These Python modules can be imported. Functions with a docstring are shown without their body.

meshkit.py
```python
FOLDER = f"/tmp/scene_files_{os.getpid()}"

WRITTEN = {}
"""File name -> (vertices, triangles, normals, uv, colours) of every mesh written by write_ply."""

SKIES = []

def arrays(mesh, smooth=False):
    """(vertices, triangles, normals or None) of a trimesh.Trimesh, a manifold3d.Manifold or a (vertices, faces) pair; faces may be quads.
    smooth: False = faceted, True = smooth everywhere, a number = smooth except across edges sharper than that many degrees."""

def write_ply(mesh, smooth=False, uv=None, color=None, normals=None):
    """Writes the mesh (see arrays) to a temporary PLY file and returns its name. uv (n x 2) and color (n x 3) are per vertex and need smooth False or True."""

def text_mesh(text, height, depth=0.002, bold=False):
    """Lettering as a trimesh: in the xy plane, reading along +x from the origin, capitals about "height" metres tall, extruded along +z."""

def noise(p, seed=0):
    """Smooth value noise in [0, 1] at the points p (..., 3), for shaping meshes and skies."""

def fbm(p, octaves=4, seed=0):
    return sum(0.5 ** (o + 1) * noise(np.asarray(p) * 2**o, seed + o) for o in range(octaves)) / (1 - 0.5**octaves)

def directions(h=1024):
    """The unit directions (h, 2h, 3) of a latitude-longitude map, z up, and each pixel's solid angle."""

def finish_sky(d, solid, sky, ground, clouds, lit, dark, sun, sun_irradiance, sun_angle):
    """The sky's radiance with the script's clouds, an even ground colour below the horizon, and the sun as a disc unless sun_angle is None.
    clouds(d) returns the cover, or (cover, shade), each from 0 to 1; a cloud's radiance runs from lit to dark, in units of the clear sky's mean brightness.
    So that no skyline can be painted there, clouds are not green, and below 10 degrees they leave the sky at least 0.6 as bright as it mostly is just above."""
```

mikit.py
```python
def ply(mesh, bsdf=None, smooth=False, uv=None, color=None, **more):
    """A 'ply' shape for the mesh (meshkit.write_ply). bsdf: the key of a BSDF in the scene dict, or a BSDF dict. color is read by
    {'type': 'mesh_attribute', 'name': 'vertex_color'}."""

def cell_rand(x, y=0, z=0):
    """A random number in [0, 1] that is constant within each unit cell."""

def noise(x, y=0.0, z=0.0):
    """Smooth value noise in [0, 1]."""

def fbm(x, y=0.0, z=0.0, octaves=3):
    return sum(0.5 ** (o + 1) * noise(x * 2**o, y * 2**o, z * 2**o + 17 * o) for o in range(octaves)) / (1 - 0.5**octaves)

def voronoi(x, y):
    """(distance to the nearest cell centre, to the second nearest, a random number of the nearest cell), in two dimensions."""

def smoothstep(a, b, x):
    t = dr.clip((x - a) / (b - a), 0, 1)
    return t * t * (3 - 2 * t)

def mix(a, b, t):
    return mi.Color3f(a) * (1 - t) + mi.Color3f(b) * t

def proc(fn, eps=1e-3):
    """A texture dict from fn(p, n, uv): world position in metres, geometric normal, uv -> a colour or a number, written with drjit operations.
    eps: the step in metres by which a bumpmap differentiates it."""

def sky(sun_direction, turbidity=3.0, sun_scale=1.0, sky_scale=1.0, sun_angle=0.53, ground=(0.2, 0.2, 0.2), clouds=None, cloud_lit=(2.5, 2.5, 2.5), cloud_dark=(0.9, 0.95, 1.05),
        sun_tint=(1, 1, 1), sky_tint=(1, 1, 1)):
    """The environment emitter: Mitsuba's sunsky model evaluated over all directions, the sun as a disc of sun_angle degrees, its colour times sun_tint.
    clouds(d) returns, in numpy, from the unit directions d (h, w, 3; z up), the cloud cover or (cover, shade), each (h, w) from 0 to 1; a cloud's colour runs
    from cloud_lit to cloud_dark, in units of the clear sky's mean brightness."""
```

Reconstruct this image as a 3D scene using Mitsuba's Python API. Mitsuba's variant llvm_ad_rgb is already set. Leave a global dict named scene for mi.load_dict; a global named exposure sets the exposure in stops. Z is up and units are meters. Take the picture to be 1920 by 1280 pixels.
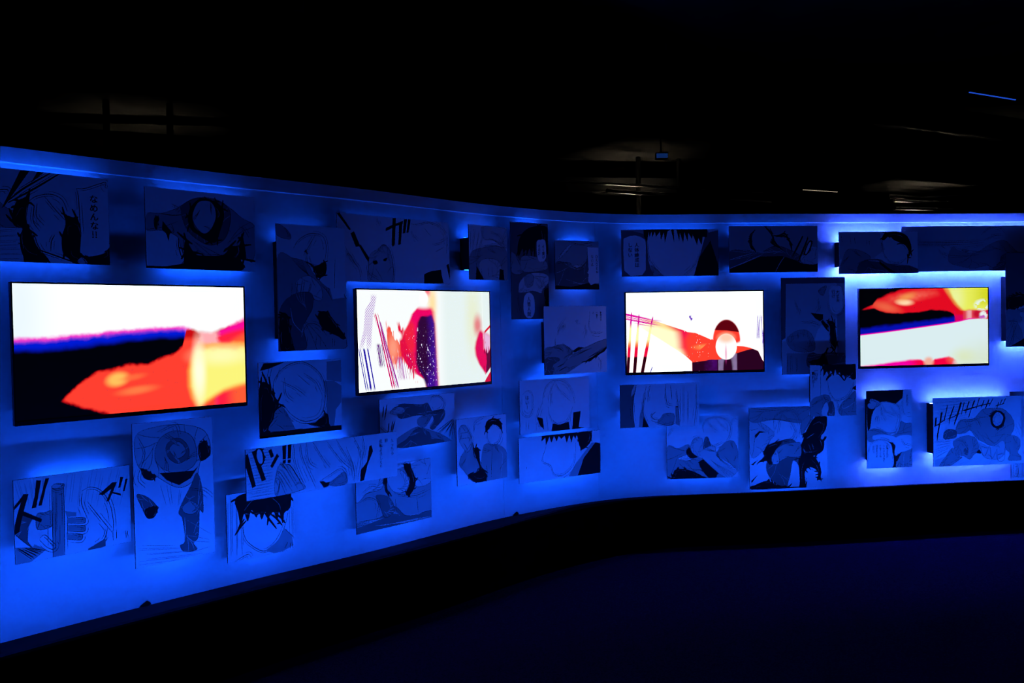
import math, numpy as np, trimesh, drjit as dr, mitsuba as mi, mikit, shapely
from shapely.geometry import Polygon, LineString
from scipy.interpolate import CubicSpline
import manifold3d as m3
T = mi.ScalarTransform4f

# ------------------------------------------------------------------ camera, light levels, exposure
exposure = 8.0
K = 1.0 / 256.0                                   # radiance that shows as 1.0 at this exposure
pitch, roll, EYE = 0.02142, -0.01879, 1.525
fwd = np.array([0, math.cos(pitch), -math.sin(pitch)])
up0 = np.array([0, math.sin(pitch), math.cos(pitch)])
up = up0 * math.cos(roll) - np.array([1, 0, 0]) * math.sin(roll)
scene, labels = {}, {}
scene['camera'] = {'type': 'perspective', 'fov': 63.561, 'fov_axis': 'x', 'near_clip': 0.05, 'far_clip': 100.0,
                   'to_world': T().look_at(origin=[0, 0, EYE], target=list(np.array([0, 0, EYE]) + fwd), up=list(up))}
LED = np.array([0.004, 0.082, 1.0])               # colour of the blue LED tapes
LED_HOT = np.array([0.034, 0.088, 1.0])           # the brightest tapes look paler
LED_POWER = 30.0 * K                              # radiance of a tape at level 1
TROUGH_POWER = 86.0 * K                           # radiance of the LED bars in the trough
TROUGH_LEVEL = [1, 1.05, .98, .95, .85, .75, .82, .88, .95, 1]
FASCIA_TOP, FLOOR = 0.413, 0.085
WARM = np.array([1.0, 0.80, 0.55])
WARM_POWER = 200.0 * K
SCREEN = 1.06 * K                                 # radiance of screen white

def rgb(v): return {'type': 'rgb', 'value': [float(c) for c in v]}
def lin(*c): return np.array([(x / 255 / 12.92 if x / 255 <= 0.04045 else ((x / 255 + 0.055) / 1.055) ** 2.4) for x in c])

# ------------------------------------------------------------------ materials
def mat(name, d): scene[name] = {'type': 'twosided', 'bsdf': d} if d['type'] not in ('twosided',) else d
def diffuse(name, c): mat(name, {'type': 'diffuse', 'reflectance': rgb(c)})
mat('wall_paint', {'type': 'diffuse', 'reflectance': mikit.proc(lambda p, n, uv: mi.Color3f(0.74, 0.76, 0.78) * (0.96 + 0.06 * mikit.fbm(p.x * 40, p.y * 40, p.z * 40)))})
mat('paper', {'type': 'diffuse', 'reflectance': rgb((0.76, 0.77, 0.78))})
diffuse('ink_black', (0.016, 0.016, 0.017)); diffuse('ink_dark', (0.13, 0.13, 0.135)); diffuse('ink_mid', (0.34, 0.34, 0.35)); diffuse('ink_light', (0.55, 0.55, 0.56))
diffuse('foam_board', (0.03, 0.03, 0.032)); diffuse('spacer_paint', (0.02, 0.02, 0.022)); diffuse('tape_base', (0.7, 0.7, 0.7))
mat('carpet', {'type': 'diffuse', 'reflectance': mikit.proc(lambda p, n, uv: mi.Color3f(0.014, 0.017, 0.075) * (0.6 + 0.8 * mikit.noise(p.x * 260, p.y * 260)))})
diffuse('plinth_black', (0.004, 0.004, 0.004)); diffuse('ledge_vinyl', (0.03, 0.03, 0.033)); diffuse('gaffer_tape', (0.012, 0.012, 0.012))
mat('tv_plastic', {'type': 'roughplastic', 'diffuse_reflectance': rgb((0.008, 0.008, 0.009)), 'alpha': 0.25})
diffuse('tv_back', (0.02, 0.02, 0.02)); diffuse('badge_grey', (0.18, 0.18, 0.18))
mat('trim_paint', {'type': 'roughplastic', 'diffuse_reflectance': rgb((0.78, 0.80, 0.82)), 'alpha': 0.2})
mat('ceiling_black', {'type': 'diffuse', 'reflectance': mikit.proc(lambda p, n, uv: mi.Color3f(0.06, 0.058, 0.055) * (0.5 + mikit.fbm(p.x * 3, p.y * 3, p.z * 3)))})
diffuse('steel_black', (0.03, 0.03, 0.03)); mat('pipe_steel', {'type': 'roughconductor', 'material': 'Cr', 'alpha': 0.18}); diffuse('concrete', (0.22, 0.21, 0.2)); diffuse('duct_grey', (0.10, 0.10, 0.10))
diffuse('lamp_housing', (0.03, 0.03, 0.03)); diffuse('lens_white', (0.8, 0.8, 0.8)); diffuse('black_wall', (0.012, 0.012, 0.013))

# ------------------------------------------------------------------ helpers
def put(key, mesh, bsdf, smooth=False, label=None, cat=None, group=None, kind=None, **more):
    scene[key] = mikit.ply(mesh, bsdf, smooth=smooth, **more)
    note(key, label, cat, group, kind)
def note(key, label=None, cat=None, group=None, kind=None):
    d = {k: v for k, v in (('label', label), ('category', cat), ('group', group), ('kind', kind)) if v}
    if d: labels[key] = d
used = {}
def numbered(name):
    i = used.get(name, -1) + 1; used[name] = i
    return name if i == 0 else f'{name}_{i:03d}'
def box(sx, sy, sz, at=(0, 0, 0)):
    b = trimesh.creation.box((sx, sy, sz)); b.apply_translation(at); return b
def moved(m, M): m = m.copy(); m.apply_transform(M); return m
def cat_(*ms): return trimesh.util.concatenate(list(ms))
def tube(a, b, r, n=16):
    return trimesh.creation.cylinder(radius=r, segment=(np.array(a, float), np.array(b, float)), sections=n)
def bar(a, b, w, h):
    a, b = np.array(a, float), np.array(b, float); d = b - a; L = np.linalg.norm(d); d /= L
    s = np.cross(d, [0, 0, 1]); s /= np.linalg.norm(s); t = np.cross(s, d)
    M = np.eye(4); M[:3, 0], M[:3, 1], M[:3, 2], M[:3, 3] = d, s, t, (a + b) / 2
    return moved(box(L, w, h), M)
def rounded(sx, sy, sz, r):
    c = m3.CrossSection.square((sx - 2 * r, sz - 2 * r), True).offset(r, m3.JoinType.Round, 2, 24)
    return c.extrude(sy).rotate((90, 0, 0)).translate((0, sy / 2, 0))
def tm(man):
    m = man.to_mesh(); return trimesh.Trimesh(m.vert_properties[:, :3], m.tri_verts, process=False)

# ------------------------------------------------------------------ the curved wall
KX = [-2.3, -1.7, -1.2, -.7, -.25, .2, .7, 1.4, 2.4, 4.0]
KY = [2.8742, 3.5226, 4.0116, 4.4833, 4.9571, 5.3298, 5.608, 5.7152, 5.8372, 5.9867]
spline = CubicSpline(KX, KY)
WX0, WX1, WZ0, WZ1 = -3.0, 5.4, 0.3198, 2.2536
def wy(x):
    x = np.asarray(x, float)
    return np.where(x < -2.3, KY[0] + (x + 2.3) * float(spline(-2.3, 1)), np.where(x > 3.6, float(spline(3.6)) + (x - 3.6) * 0.06 - 0.9 * np.maximum(x - 4.2, 0) ** 2, spline(x)))
def wall_line(x0, x1, off=0.0, n=60):
    x = np.linspace(x0, x1, n); y = wy(x); tx, ty = np.ones_like(x), (wy(x + 1e-3) - wy(x - 1e-3)) / 2e-3
    L = np.hypot(tx, ty); return np.stack([x + off * ty / L, y - off * tx / L], 1)    # off > 0: towards the viewer
def ribbon(front, back, z0, z1):
    n = len(front); F0, F1, B0, B1 = [np.column_stack([a, np.full(n, z)]) for a, z in ((front, z0), (front, z1), (back, z0), (back, z1))]
    v = np.vstack([F0, F1, B0, B1]); f = []
    for i in range(n - 1):
        a, b = i, i + 1
        f += [[a, b, n + b, n + a], [2 * n + b, 2 * n + a, 3 * n + a, 3 * n + b], [n + a, n + b, 3 * n + b, 3 * n + a], [2 * n + a, 2 * n + b, b, a]]
    f += [[0, n, 3 * n, 2 * n], [n - 1, 3 * n - 1, 4 * n - 1, 2 * n - 1]]
    f = np.array(f); return trimesh.Trimesh(v, np.vstack([f[:, [0, 1, 2]], f[:, [0, 2, 3]]]), process=False)
splits = [WX0, -0.068, 0.568, WX1]
note('wall_back', 'white curved display wall glowing blue behind the screens and comic panels', kind='structure')
for i in range(3):
    a, b = splits[i] + (0.0006 if i else 0), splits[i + 1] - (0.0006 if i < 2 else 0)
    put('wall_back__panel' + (f'_{i:03d}' if i else ''), ribbon(wall_line(a, b, 0, 90), wall_line(a, b, -0.09, 90), WZ0, WZ1), 'wall_paint', smooth=30)
def swept(profile, n=200):
    """a strip of quads along the wall through (offset, z) points"""
    v = np.vstack([np.column_stack([wall_line(WX0, WX1, o, n), np.full(n, z)]) for o, z in profile]); f = []
    for k in range(len(profile) - 1):
        for i in range(n - 1): f.append([k * n + i, k * n + i + 1, (k + 1) * n + i + 1, (k + 1) * n + i])
    f = np.array(f); return trimesh.Trimesh(v, np.vstack([f[:, [0, 1, 2]], f[:, [0, 2, 3]]]), process=False)
# header board along the top of the wall: its chamfered lower edge catches the light of the tapes
put('trim_1', swept([(.0003, 2.1890), (.0050, 2.1935), (.0050, WZ1), (.0003, WZ1), (.0003, 2.1890)]), 'trim_paint', smooth=False, kind='structure')
# the wall stands in a light trough: a ledge at its foot, a black fascia 0.45 m in front of it that hides a row of LED bars
LX = [-3.0, -1.95, -1.506, -.856, -.237, .165, .40, 5.4]; LO = [.15, .125, .132, .122, .15, .078, .012, .012]
def ledge_line(n=160):
    x = np.linspace(WX0, WX1, n); pts = wall_line(WX0, WX1, 0, n); q = wall_line(WX0, WX1, 1.0, n) - pts
    return pts + q * np.interp(x, LX, LO)[:, None]
def lined(off): return wall_line(WX0, WX1, off, 160)
put('trim_2', ribbon(ledge_line(), lined(-0.088), 0.3082, 0.3196), 'ledge_vinyl', smooth=30, kind='structure')
put('trim_3', ribbon(lined(.448), lined(-0.088), 0.2900, 0.3080), 'plinth_black', smooth=30, kind='structure')
put('baseboard_back', ribbon(lined(.462), lined(.450), FLOOR, FASCIA_TOP), 'plinth_black', smooth=30, kind='structure')
ORD = 'first second third fourth fifth sixth seventh eighth ninth tenth'.split()
BARS = [-2.75, -2.05, -1.40, -.80, -.22, .42, 1.30, 2.25, 3.20, 4.15, 5.05]
for i in range(len(BARS) - 1):
    k = numbered('trough_light'); x0, x1 = BARS[i] + .02, BARS[i + 1] - .02
    note(k, ORD[i] + ' LED bar from the left in the trough behind the black fascia', 'lamp', 'LED bars in the light trough')
    put(k + '__housing', ribbon(wall_line(x0, x1, .434, 12), wall_line(x0, x1, .398, 12), .3085, .3385), 'lamp_housing', smooth=30)
    f, bk = wall_line(x0, x1, .431, 12), wall_line(x0, x1, .409, 12); n = 12     # tilted towards the wall and up
    v = np.vstack([np.column_stack([f, np.full(n, .3465)]), np.column_stack([bk, np.full(n, .3400)])])
    q = trimesh.Trimesh(v, np.vstack([[[j, j + 1, n + j + 1], [j, n + j + 1, n + j]] for j in range(n - 1)]), process=False)
    if q.face_normals[0][2] < 0: q.invert()
    s = mikit.ply(q, 'lens_white'); s['emitter'] = {'type': 'area', 'radiance': rgb(LED * TROUGH_POWER * TROUGH_LEVEL[i]), 'sampling_weight': 3.0}; scene[k + '__lens'] = s; note(k + '__lens', 'glowing blue lens')
put('floor', box(26, 24, 0.1, (0, 8, FLOOR - .05)), 'carpet', kind='structure')
put('ceiling', box(26, 24, 0.1, (0, 8, 4.05)), 'ceiling_black', kind='structure')
put('wall_far', box(26, 0.2, 4.0, (0, 19.9, 2.0)), 'concrete', kind='structure')
put('wall_left', box(0.2, 24, 4.0, (-12.9, 8, 2.0)), 'black_wall', kind='structure')
put('wall_right', box(0.2, 24, 4.0, (12.9, 8, 2.0)), 'black_wall', kind='structure')
put('wall_front', box(26, 0.2, 4.0, (0, -3.9, 2.0)), 'black_wall', kind='structure')
for i, (x, s) in enumerate(((-1.63, .75), (0.0, 0.75))):
    c = wall_line(x - .03, x + .03, 0.004, 3); d = c[2] - c[0]; d /= np.linalg.norm(d); nrm = np.array([d[1], -d[0]])
    t = Polygon([(-.034 * s, 0), (.012 * s, .026 * s), (.03 * s, .012 * s), (.036 * s, 0), (.02 * s, -.004), (-.02 * s, -.004)])
    m = trimesh.creation.extrude_polygon(t, 0.001, engine='earcut'); M = np.eye(4); M[:3, 0] = [*d, 0]; M[:3, 1] = [0, 0, 1]; M[:3, 2] = [*nrm, 0]; M[:3, 3] = [*c[1], WZ0 + .004]
    put(numbered('tape_scrap'), moved(m, M), 'gaffer_tape', label=('curled scrap of black tape at the wall foot below the lower left comic panels', 'tiny scrap of black tape at the wall foot near the middle of the wall')[i], cat='tape')

# ------------------------------------------------------------------ televisions
def S(a, b, x): return mikit.smoothstep(a, b, x)
def curve(x, pts):
    y = mi.Float(pts[0][1])
    for (x0, y0), (x1, y1) in zip(pts, pts[1:]):
        y = y + (y1 - y0) * dr.clip((x - x0) / (x1 - x0), 0, 1)
    return y
def below(u, v, pts, w=0.01): return S(-w, w, v - curve(u, pts))       # 1 under the curve
def right(u, v, pts, w=0.01): return S(-w, w, u - curve(v, pts))       # 1 right of the curve, given as (v, u)
def ell(u, v, cu, cv, ru, rv, w=0.3, rot=0.0):
    a, b, c, s = u - cu, (v - cv) * 0.56, math.cos(rot), math.sin(rot)
    return 1 - S(1 - w, 1 + w, dr.sqrt(dr.square((a * c + b * s) / ru) + dr.square((b * c - a * s) / (rv * 0.56)) + 1e-9))
def over(base, color, m): return base * (1 - m) + mi.Color3f(*[float(c) for c in color]) * m
WHITE, RED, ORANGE, YELLOW, MAGENTA, PINK, BLUE, PURPLE, BLACK = lin(249, 253, 254), lin(250, 62, 45), lin(250, 165, 70), lin(246, 240, 120), lin(245, 0, 190), lin(250, 170, 175), lin(0, 25, 205), lin(120, 50, 205), lin(1, 1, 2)
def film_1(p, n, uv):
    u, v = 1.214 * uv.x / (1 + .214 * uv.x), uv.y; f = mikit.fbm(u * 22, v * 14) - 0.5; f2 = mikit.fbm(u * 60, v * 30, 4.0) - 0.5
    c = over(mi.Color3f(*[float(x) for x in WHITE]), lin(225, 240, 250), ell(u, v, .02, .2, .1, .5, .9) * .7)
    edge = [(0, .405), (.223, .40), (.332, .385), (.47, .362), (.632, .346), (.741, .342), (.78, .36)]
    vv = v + f * 0.025 + f2 * .012; lo = 1 - S(.735, .775, u + f * .02 - .09 * dr.square((v - .38) / .1) * dr.select(v > .38, 1, 0) * 0)
    c = over(c, lin(240, 60, 200), below(u, vv, [(a, b - .012) for a, b in edge], .018) * (1 - S(.70, .9, u)))
    c = over(c, PURPLE, below(u, vv, [(a, b + .012) for a, b in edge], .014) * (1 - S(.73, .77, u)))
    c = over(c, BLUE, below(u, vv, [(a, b + .028) for a, b in edge], .014) * (1 - S(.735, .765, u)))
    c = over(c, BLACK, below(u, v + f * .02, [(a, b + .085 - a * .02) for a, b in edge], .03) * (1 - S(.735, .752, u)))
    rim = [(0, .95), (.18, .90), (.20, .868), (.283, .745), (.36, .665), (.44, .645), (.496, .618), (.578, .625), (.632, .582), (.70, .547), (.73, .49), (.742, .42), (.75, .355), (.85, .34)]
    low = [(.195, .868), (.28, .93), (.34, .965), (.403, 1.0), (.45, 1.1)]
    m = below(u, v + f2 * .02, rim, .012) * (1 - below(u, v + f2 * .02, low, .012)) * S(.19, .21, u)
    c = over(c, lin(250, 20, 60), below(u, v, [(.70, .60), (.742, .42), (.752, .36), (.82, .355)], .02) * S(.735, .755, u) * (1 - S(.80, .83, u)))
    c = over(c, lin(200, 10, 12), m * 1.0)
    m = below(u, v + f2 * .02 - .012, rim, .014) * (1 - below(u, v + f2 * .02 + .012, low, .014)) * S(.2, .22, u) * S(.40, .46, v + (1 - S(.7, .72, u)))
    c = over(c, RED, m)
    c = over(c, lin(255, 190, 90), ell(u, v, .445, .735, .045, .05, .55, -.2)); c = over(c, lin(253, 110, 60), ell(u, v, .515, .725, .045, .022, .8, -.15) * .8); c = over(c, lin(253, 130, 70), ell(u, v, .53, .83, .07, .028, .8, -.1) * .8)
    c = over(c, lin(245, 10, 150), below(u, v + f2 * .02, [(.86, .40), (.905, .355), (1, .265)], .03) * S(.855, .90, u))
    c = over(c, lin(250, 30, 60), below(u, v, [(.86, .43), (.93, .385), (1, .355)], .03) * S(.86, .89, u))
    c = over(c, lin(252, 90, 50), below(u, v, [(.9, .5), (1, .40)], .04) * S(.9, .97, u))
    c = over(c, PINK, S(.79, .82, u + f2 * .02) * (1 - S(.87, .90, u + f2 * .02)) * S(.34, .40, v + f * .03) * (1 - S(.47, .52, v)))
    c = over(c, WHITE, (1 - below(u, v + f2 * .01, [(.76, .335), (.80, .375), (.86, .385), (.905, .35), (1, .255)], .022)) * S(.755, .775, u))
    yl = right(u, v + f * .01, [(.40, .80), (.46, .795), (.6, .765), (.7, .752), (.83, .752), (.93, .765), (1.0, .785)], .014)
    yb = 1 - below(u, v, [(.76, 1.05), (.80, .99), (.83, .95), (.87, .905), (.905, .87), (.95, .845), (1, .825)], .03)
    yt = S(.455, .50, v + f * .03)
    c = over(c, ORANGE, yl * yt * (1 - below(u, v, [(.76, 1.1), (.81, 1.0), (.87, .925), (.905, .89), (1, .845)], .03)))
    c = over(c, YELLOW, right(u, v, [(.40, .815), (.6, .78), (.7, .767), (.83, .767), (1.0, .80)], .014) * yb * S(.50, .56, v + f * .06))
    c = over(c, lin(252, 253, 225), ell(u, v, .80, .70, .025, .22, .8) * .9); c = over(c, lin(250, 250, 190), ell(u, v, .9, .58, .10, .07, .9) * .7)
    return c * SCREEN
def streaks(u, v, x0, slope, w, v0, v1, n):
    """n leaning speed lines: a 0..1 mask"""
    t = (u - x0 - slope * (v - v0)) / w
    on = S(0.52, 0.62, mikit.noise(t * n, v * 1.6, x0 * 50.0)) * S(0, .03, t) * (1 - S(.97, 1, t))
    return on * S(v0, v0 + .03, v) * (1 - S(v1 - .04, v1, v))
def film_2(p, n, uv):
    u, v = 1.114 * uv.x / (1 + .114 * uv.x), uv.y; f = mikit.fbm(u * 30, v * 16, 2.0) - 0.5; f2 = mikit.noise(u * 140, v * 18) - .5
    c = mi.Color3f(*[float(x) for x in lin(244, 248, 247)])
    c = over(c, lin(226, 238, 235), S(.58, .68, u)); c = over(c, lin(228, 232, 190), ell(u, v, .87, .30, .05, .35, .9) * .7)
    c = over(c, lin(250, 215, 130), ell(u, v, .56, .13, .03, .2, .9) * .8)
    halo = right(u, v, [(0, .52), (.06, .53), (.17, .45), (.24, .405), (.35, .375), (.42, .345), (.5, .33), (.7, .37), (.8, .405), (.86, .43), (.93, .5)], .012)
    rt = right(u, v, [(0, .545), (.1, .545), (.16, .55), (.22, .57), (.4, .582), (.8, .59), (1, .595)], .022)
    top = S(.15, .21, v + .4 * dr.square(u - .50) * 8)
    c = over(c, lin(235, 0, 95), halo * (1 - rt) * top)
    c = over(c, lin(236, 30, 60), halo * (1 - S(.40, .44, u + f * .02)) * S(.28, .36, v) * top)
    c = over(c, lin(255, 110, 120), (1 - S(0, .09, v)) * S(.50, .515, u) * (1 - S(.53, .56, u)))
    # orange and red brush streaks left of the column
    br = right(u, v + f2 * .08, [(.3, .20), (.42, .215), (.6, .22), (.75, .25), (.9, .36)], .004) * (1 - right(u, v + f2 * .10, [(.3, .22), (.42, .245), (.5, .30), (.6, .36), (.75, .40), (.9, .42)], .006)) * S(.32, .42, v + f2 * .1) * (1 - S(.66, .78, v + f2 * .25))
    c = over(c, lin(240, 80, 60), br); c = over(c, lin(248, 150, 120), br * ell(u, v, .26, .58, .035, .12, .8))
    br2 = right(u, v + f2 * .1, [(.36, .29), (.5, .31), (.62, .315), (.8, .38)], .006) * (1 - right(u, v, [(.3, .34), (.5, .35), (.8, .42), (.9, .44)], .01)) * S(.36, .44, v + f2 * .2) * (1 - S(.8, .9, v + f2 * .2))
    c = over(c, lin(225, 10, 60), br2)
    c = over(c, lin(190, 0, 90), streaks(u, v, .335, .11, .10, .62, .88, 30.) * .8)
    c = over(c, lin(170, 60, 170), streaks(u, v, .26, .10, .09, .66, .92, 34.) * .7)
    c = over(c, lin(205, 0, 90), streaks(u, v, .12, .15, .035, .22, 1.0, 14.)); c = over(c, lin(150, 40, 150), streaks(u, v, .145, .19, .03, .3, 1.0, 14.))
    c = over(c, lin(90, 0, 120), streaks(u, v, .13, .08, .05, .52, .78, 20.)); c = over(c, lin(40, 30, 160), streaks(u, v, .0, .12, .11, .56, 1.0, 26.))
    # halftone web
    web = ((1 - S(.010, .02, dr.abs(u - curve(v, [(0, .11), (.1, .12), (.2, .075), (.4, .06), (.55, .03), (.6, .0)])))) + (1 - S(.012, .024, dr.abs(u - curve(v, [(.05, .13), (.25, .10), (.45, .085), (.6, .08)]))))) * (1 - S(.5, .62, v)) * S(.03, .1, v)
    dots = S(-.1, .25, dr.sin(u * 420.) * dr.sin(v * 235.))
    c = over(c, lin(150, 80, 190), dr.clip(web, 0, 1) * dots * .8)
    # purple-black column
    ins = right(u, v + f * .02, [(.24, .52), (.27, .47), (.33, .447), (.5, .432), (.75, .43), (.82, .445), (.9, .48), (1., .505)], .012) * (1 - right(u, v, [(.2, .53), (.26, .555), (.34, .572), (.8, .583), (1, .588)], .012)) * S(.235, .27, v + 10 * dr.square(u - .515) - .01)
    c = over(c, lin(45, 2, 50), ins)
    c = over(c, lin(62, 10, 150), ins * right(u, v + f * .3, [(0, .51), (.4, .535), (.55, .53), (.75, .53), (.9, .52), (1, .5)], .03) * (.7 + f)); c = over(c, lin(120, 30, 170), ins * S(.56, .58, u) * S(.4, .9, v) * .7)
    c = over(c, lin(230, 225, 250), S(.88, .92, mikit.noise((u + .012 * v) * 150., v * 34., 5.0)) * ins * S(.3, .45, v)); c = over(c, lin(236, 232, 240), S(.90, .94, mikit.noise(u * 170., v * 60., 15.0)) * halo * (1 - S(.6, .62, u)) * S(.35, .5, v) * (1 - S(.93, .99, v)))
    # white splash on the upper middle, lens shape at the right edge
    c = over(c, lin(252, 254, 252), ell(u, v, .495, .08, .032, .07, .2)); c = over(c, lin(250, 252, 250), ell(u, v, .295, .455, .03, .04, .5, .5))
    c = over(c, lin(225, 70, 90), ell(u, v, .905, .37, .028, .10, .8) * .8)
    lens = right(u, v, [(.40, .93), (.46, .91), (.55, .888), (.62, .88), (.7, .885), (.8, .91), (.9, .955)], .012) * S(.40, .46, v + (u - 1) * -.9 - .06) * (1 - below(u, v, [(.88, .72), (.93, .86), (.96, .92), (1, .84)], .012))
    c = over(c, lin(222, 0, 80), lens); c = over(c, lin(90, 0, 40), lens * S(.955, .97, u + f2 * .03) * S(.6, .68, v + f2 * .1)); c = over(c, lin(225, 180, 215), lens * S(.94, .965, u) * (1 - S(.6, .66, v + f2 * .15)))
    c = over(c, lin(220, 20, 50), (1 - S(.01, .018, dr.abs(v - curve(u, [(.95, .46), (1, .385)])))) * S(.95, .965, u)); c = over(c, lin(200, 10, 50), below(u, v, [(.95, 1.0), (1, .885)], .008) * S(.945, .96, u))
    c = over(c, lin(250, 252, 250), (1 - S(.001, .002, dr.abs(u - .945 - .01 * (v - .3)))) * (1 - S(.5, .54, v)))
    c = over(c, lin(40, 20, 130), (1 - S(.0012, .0022, dr.abs(u - curve(v, [(.78, .455), (1, .515)])))) * S(.79, .81, v))
    return c * SCREEN
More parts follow.
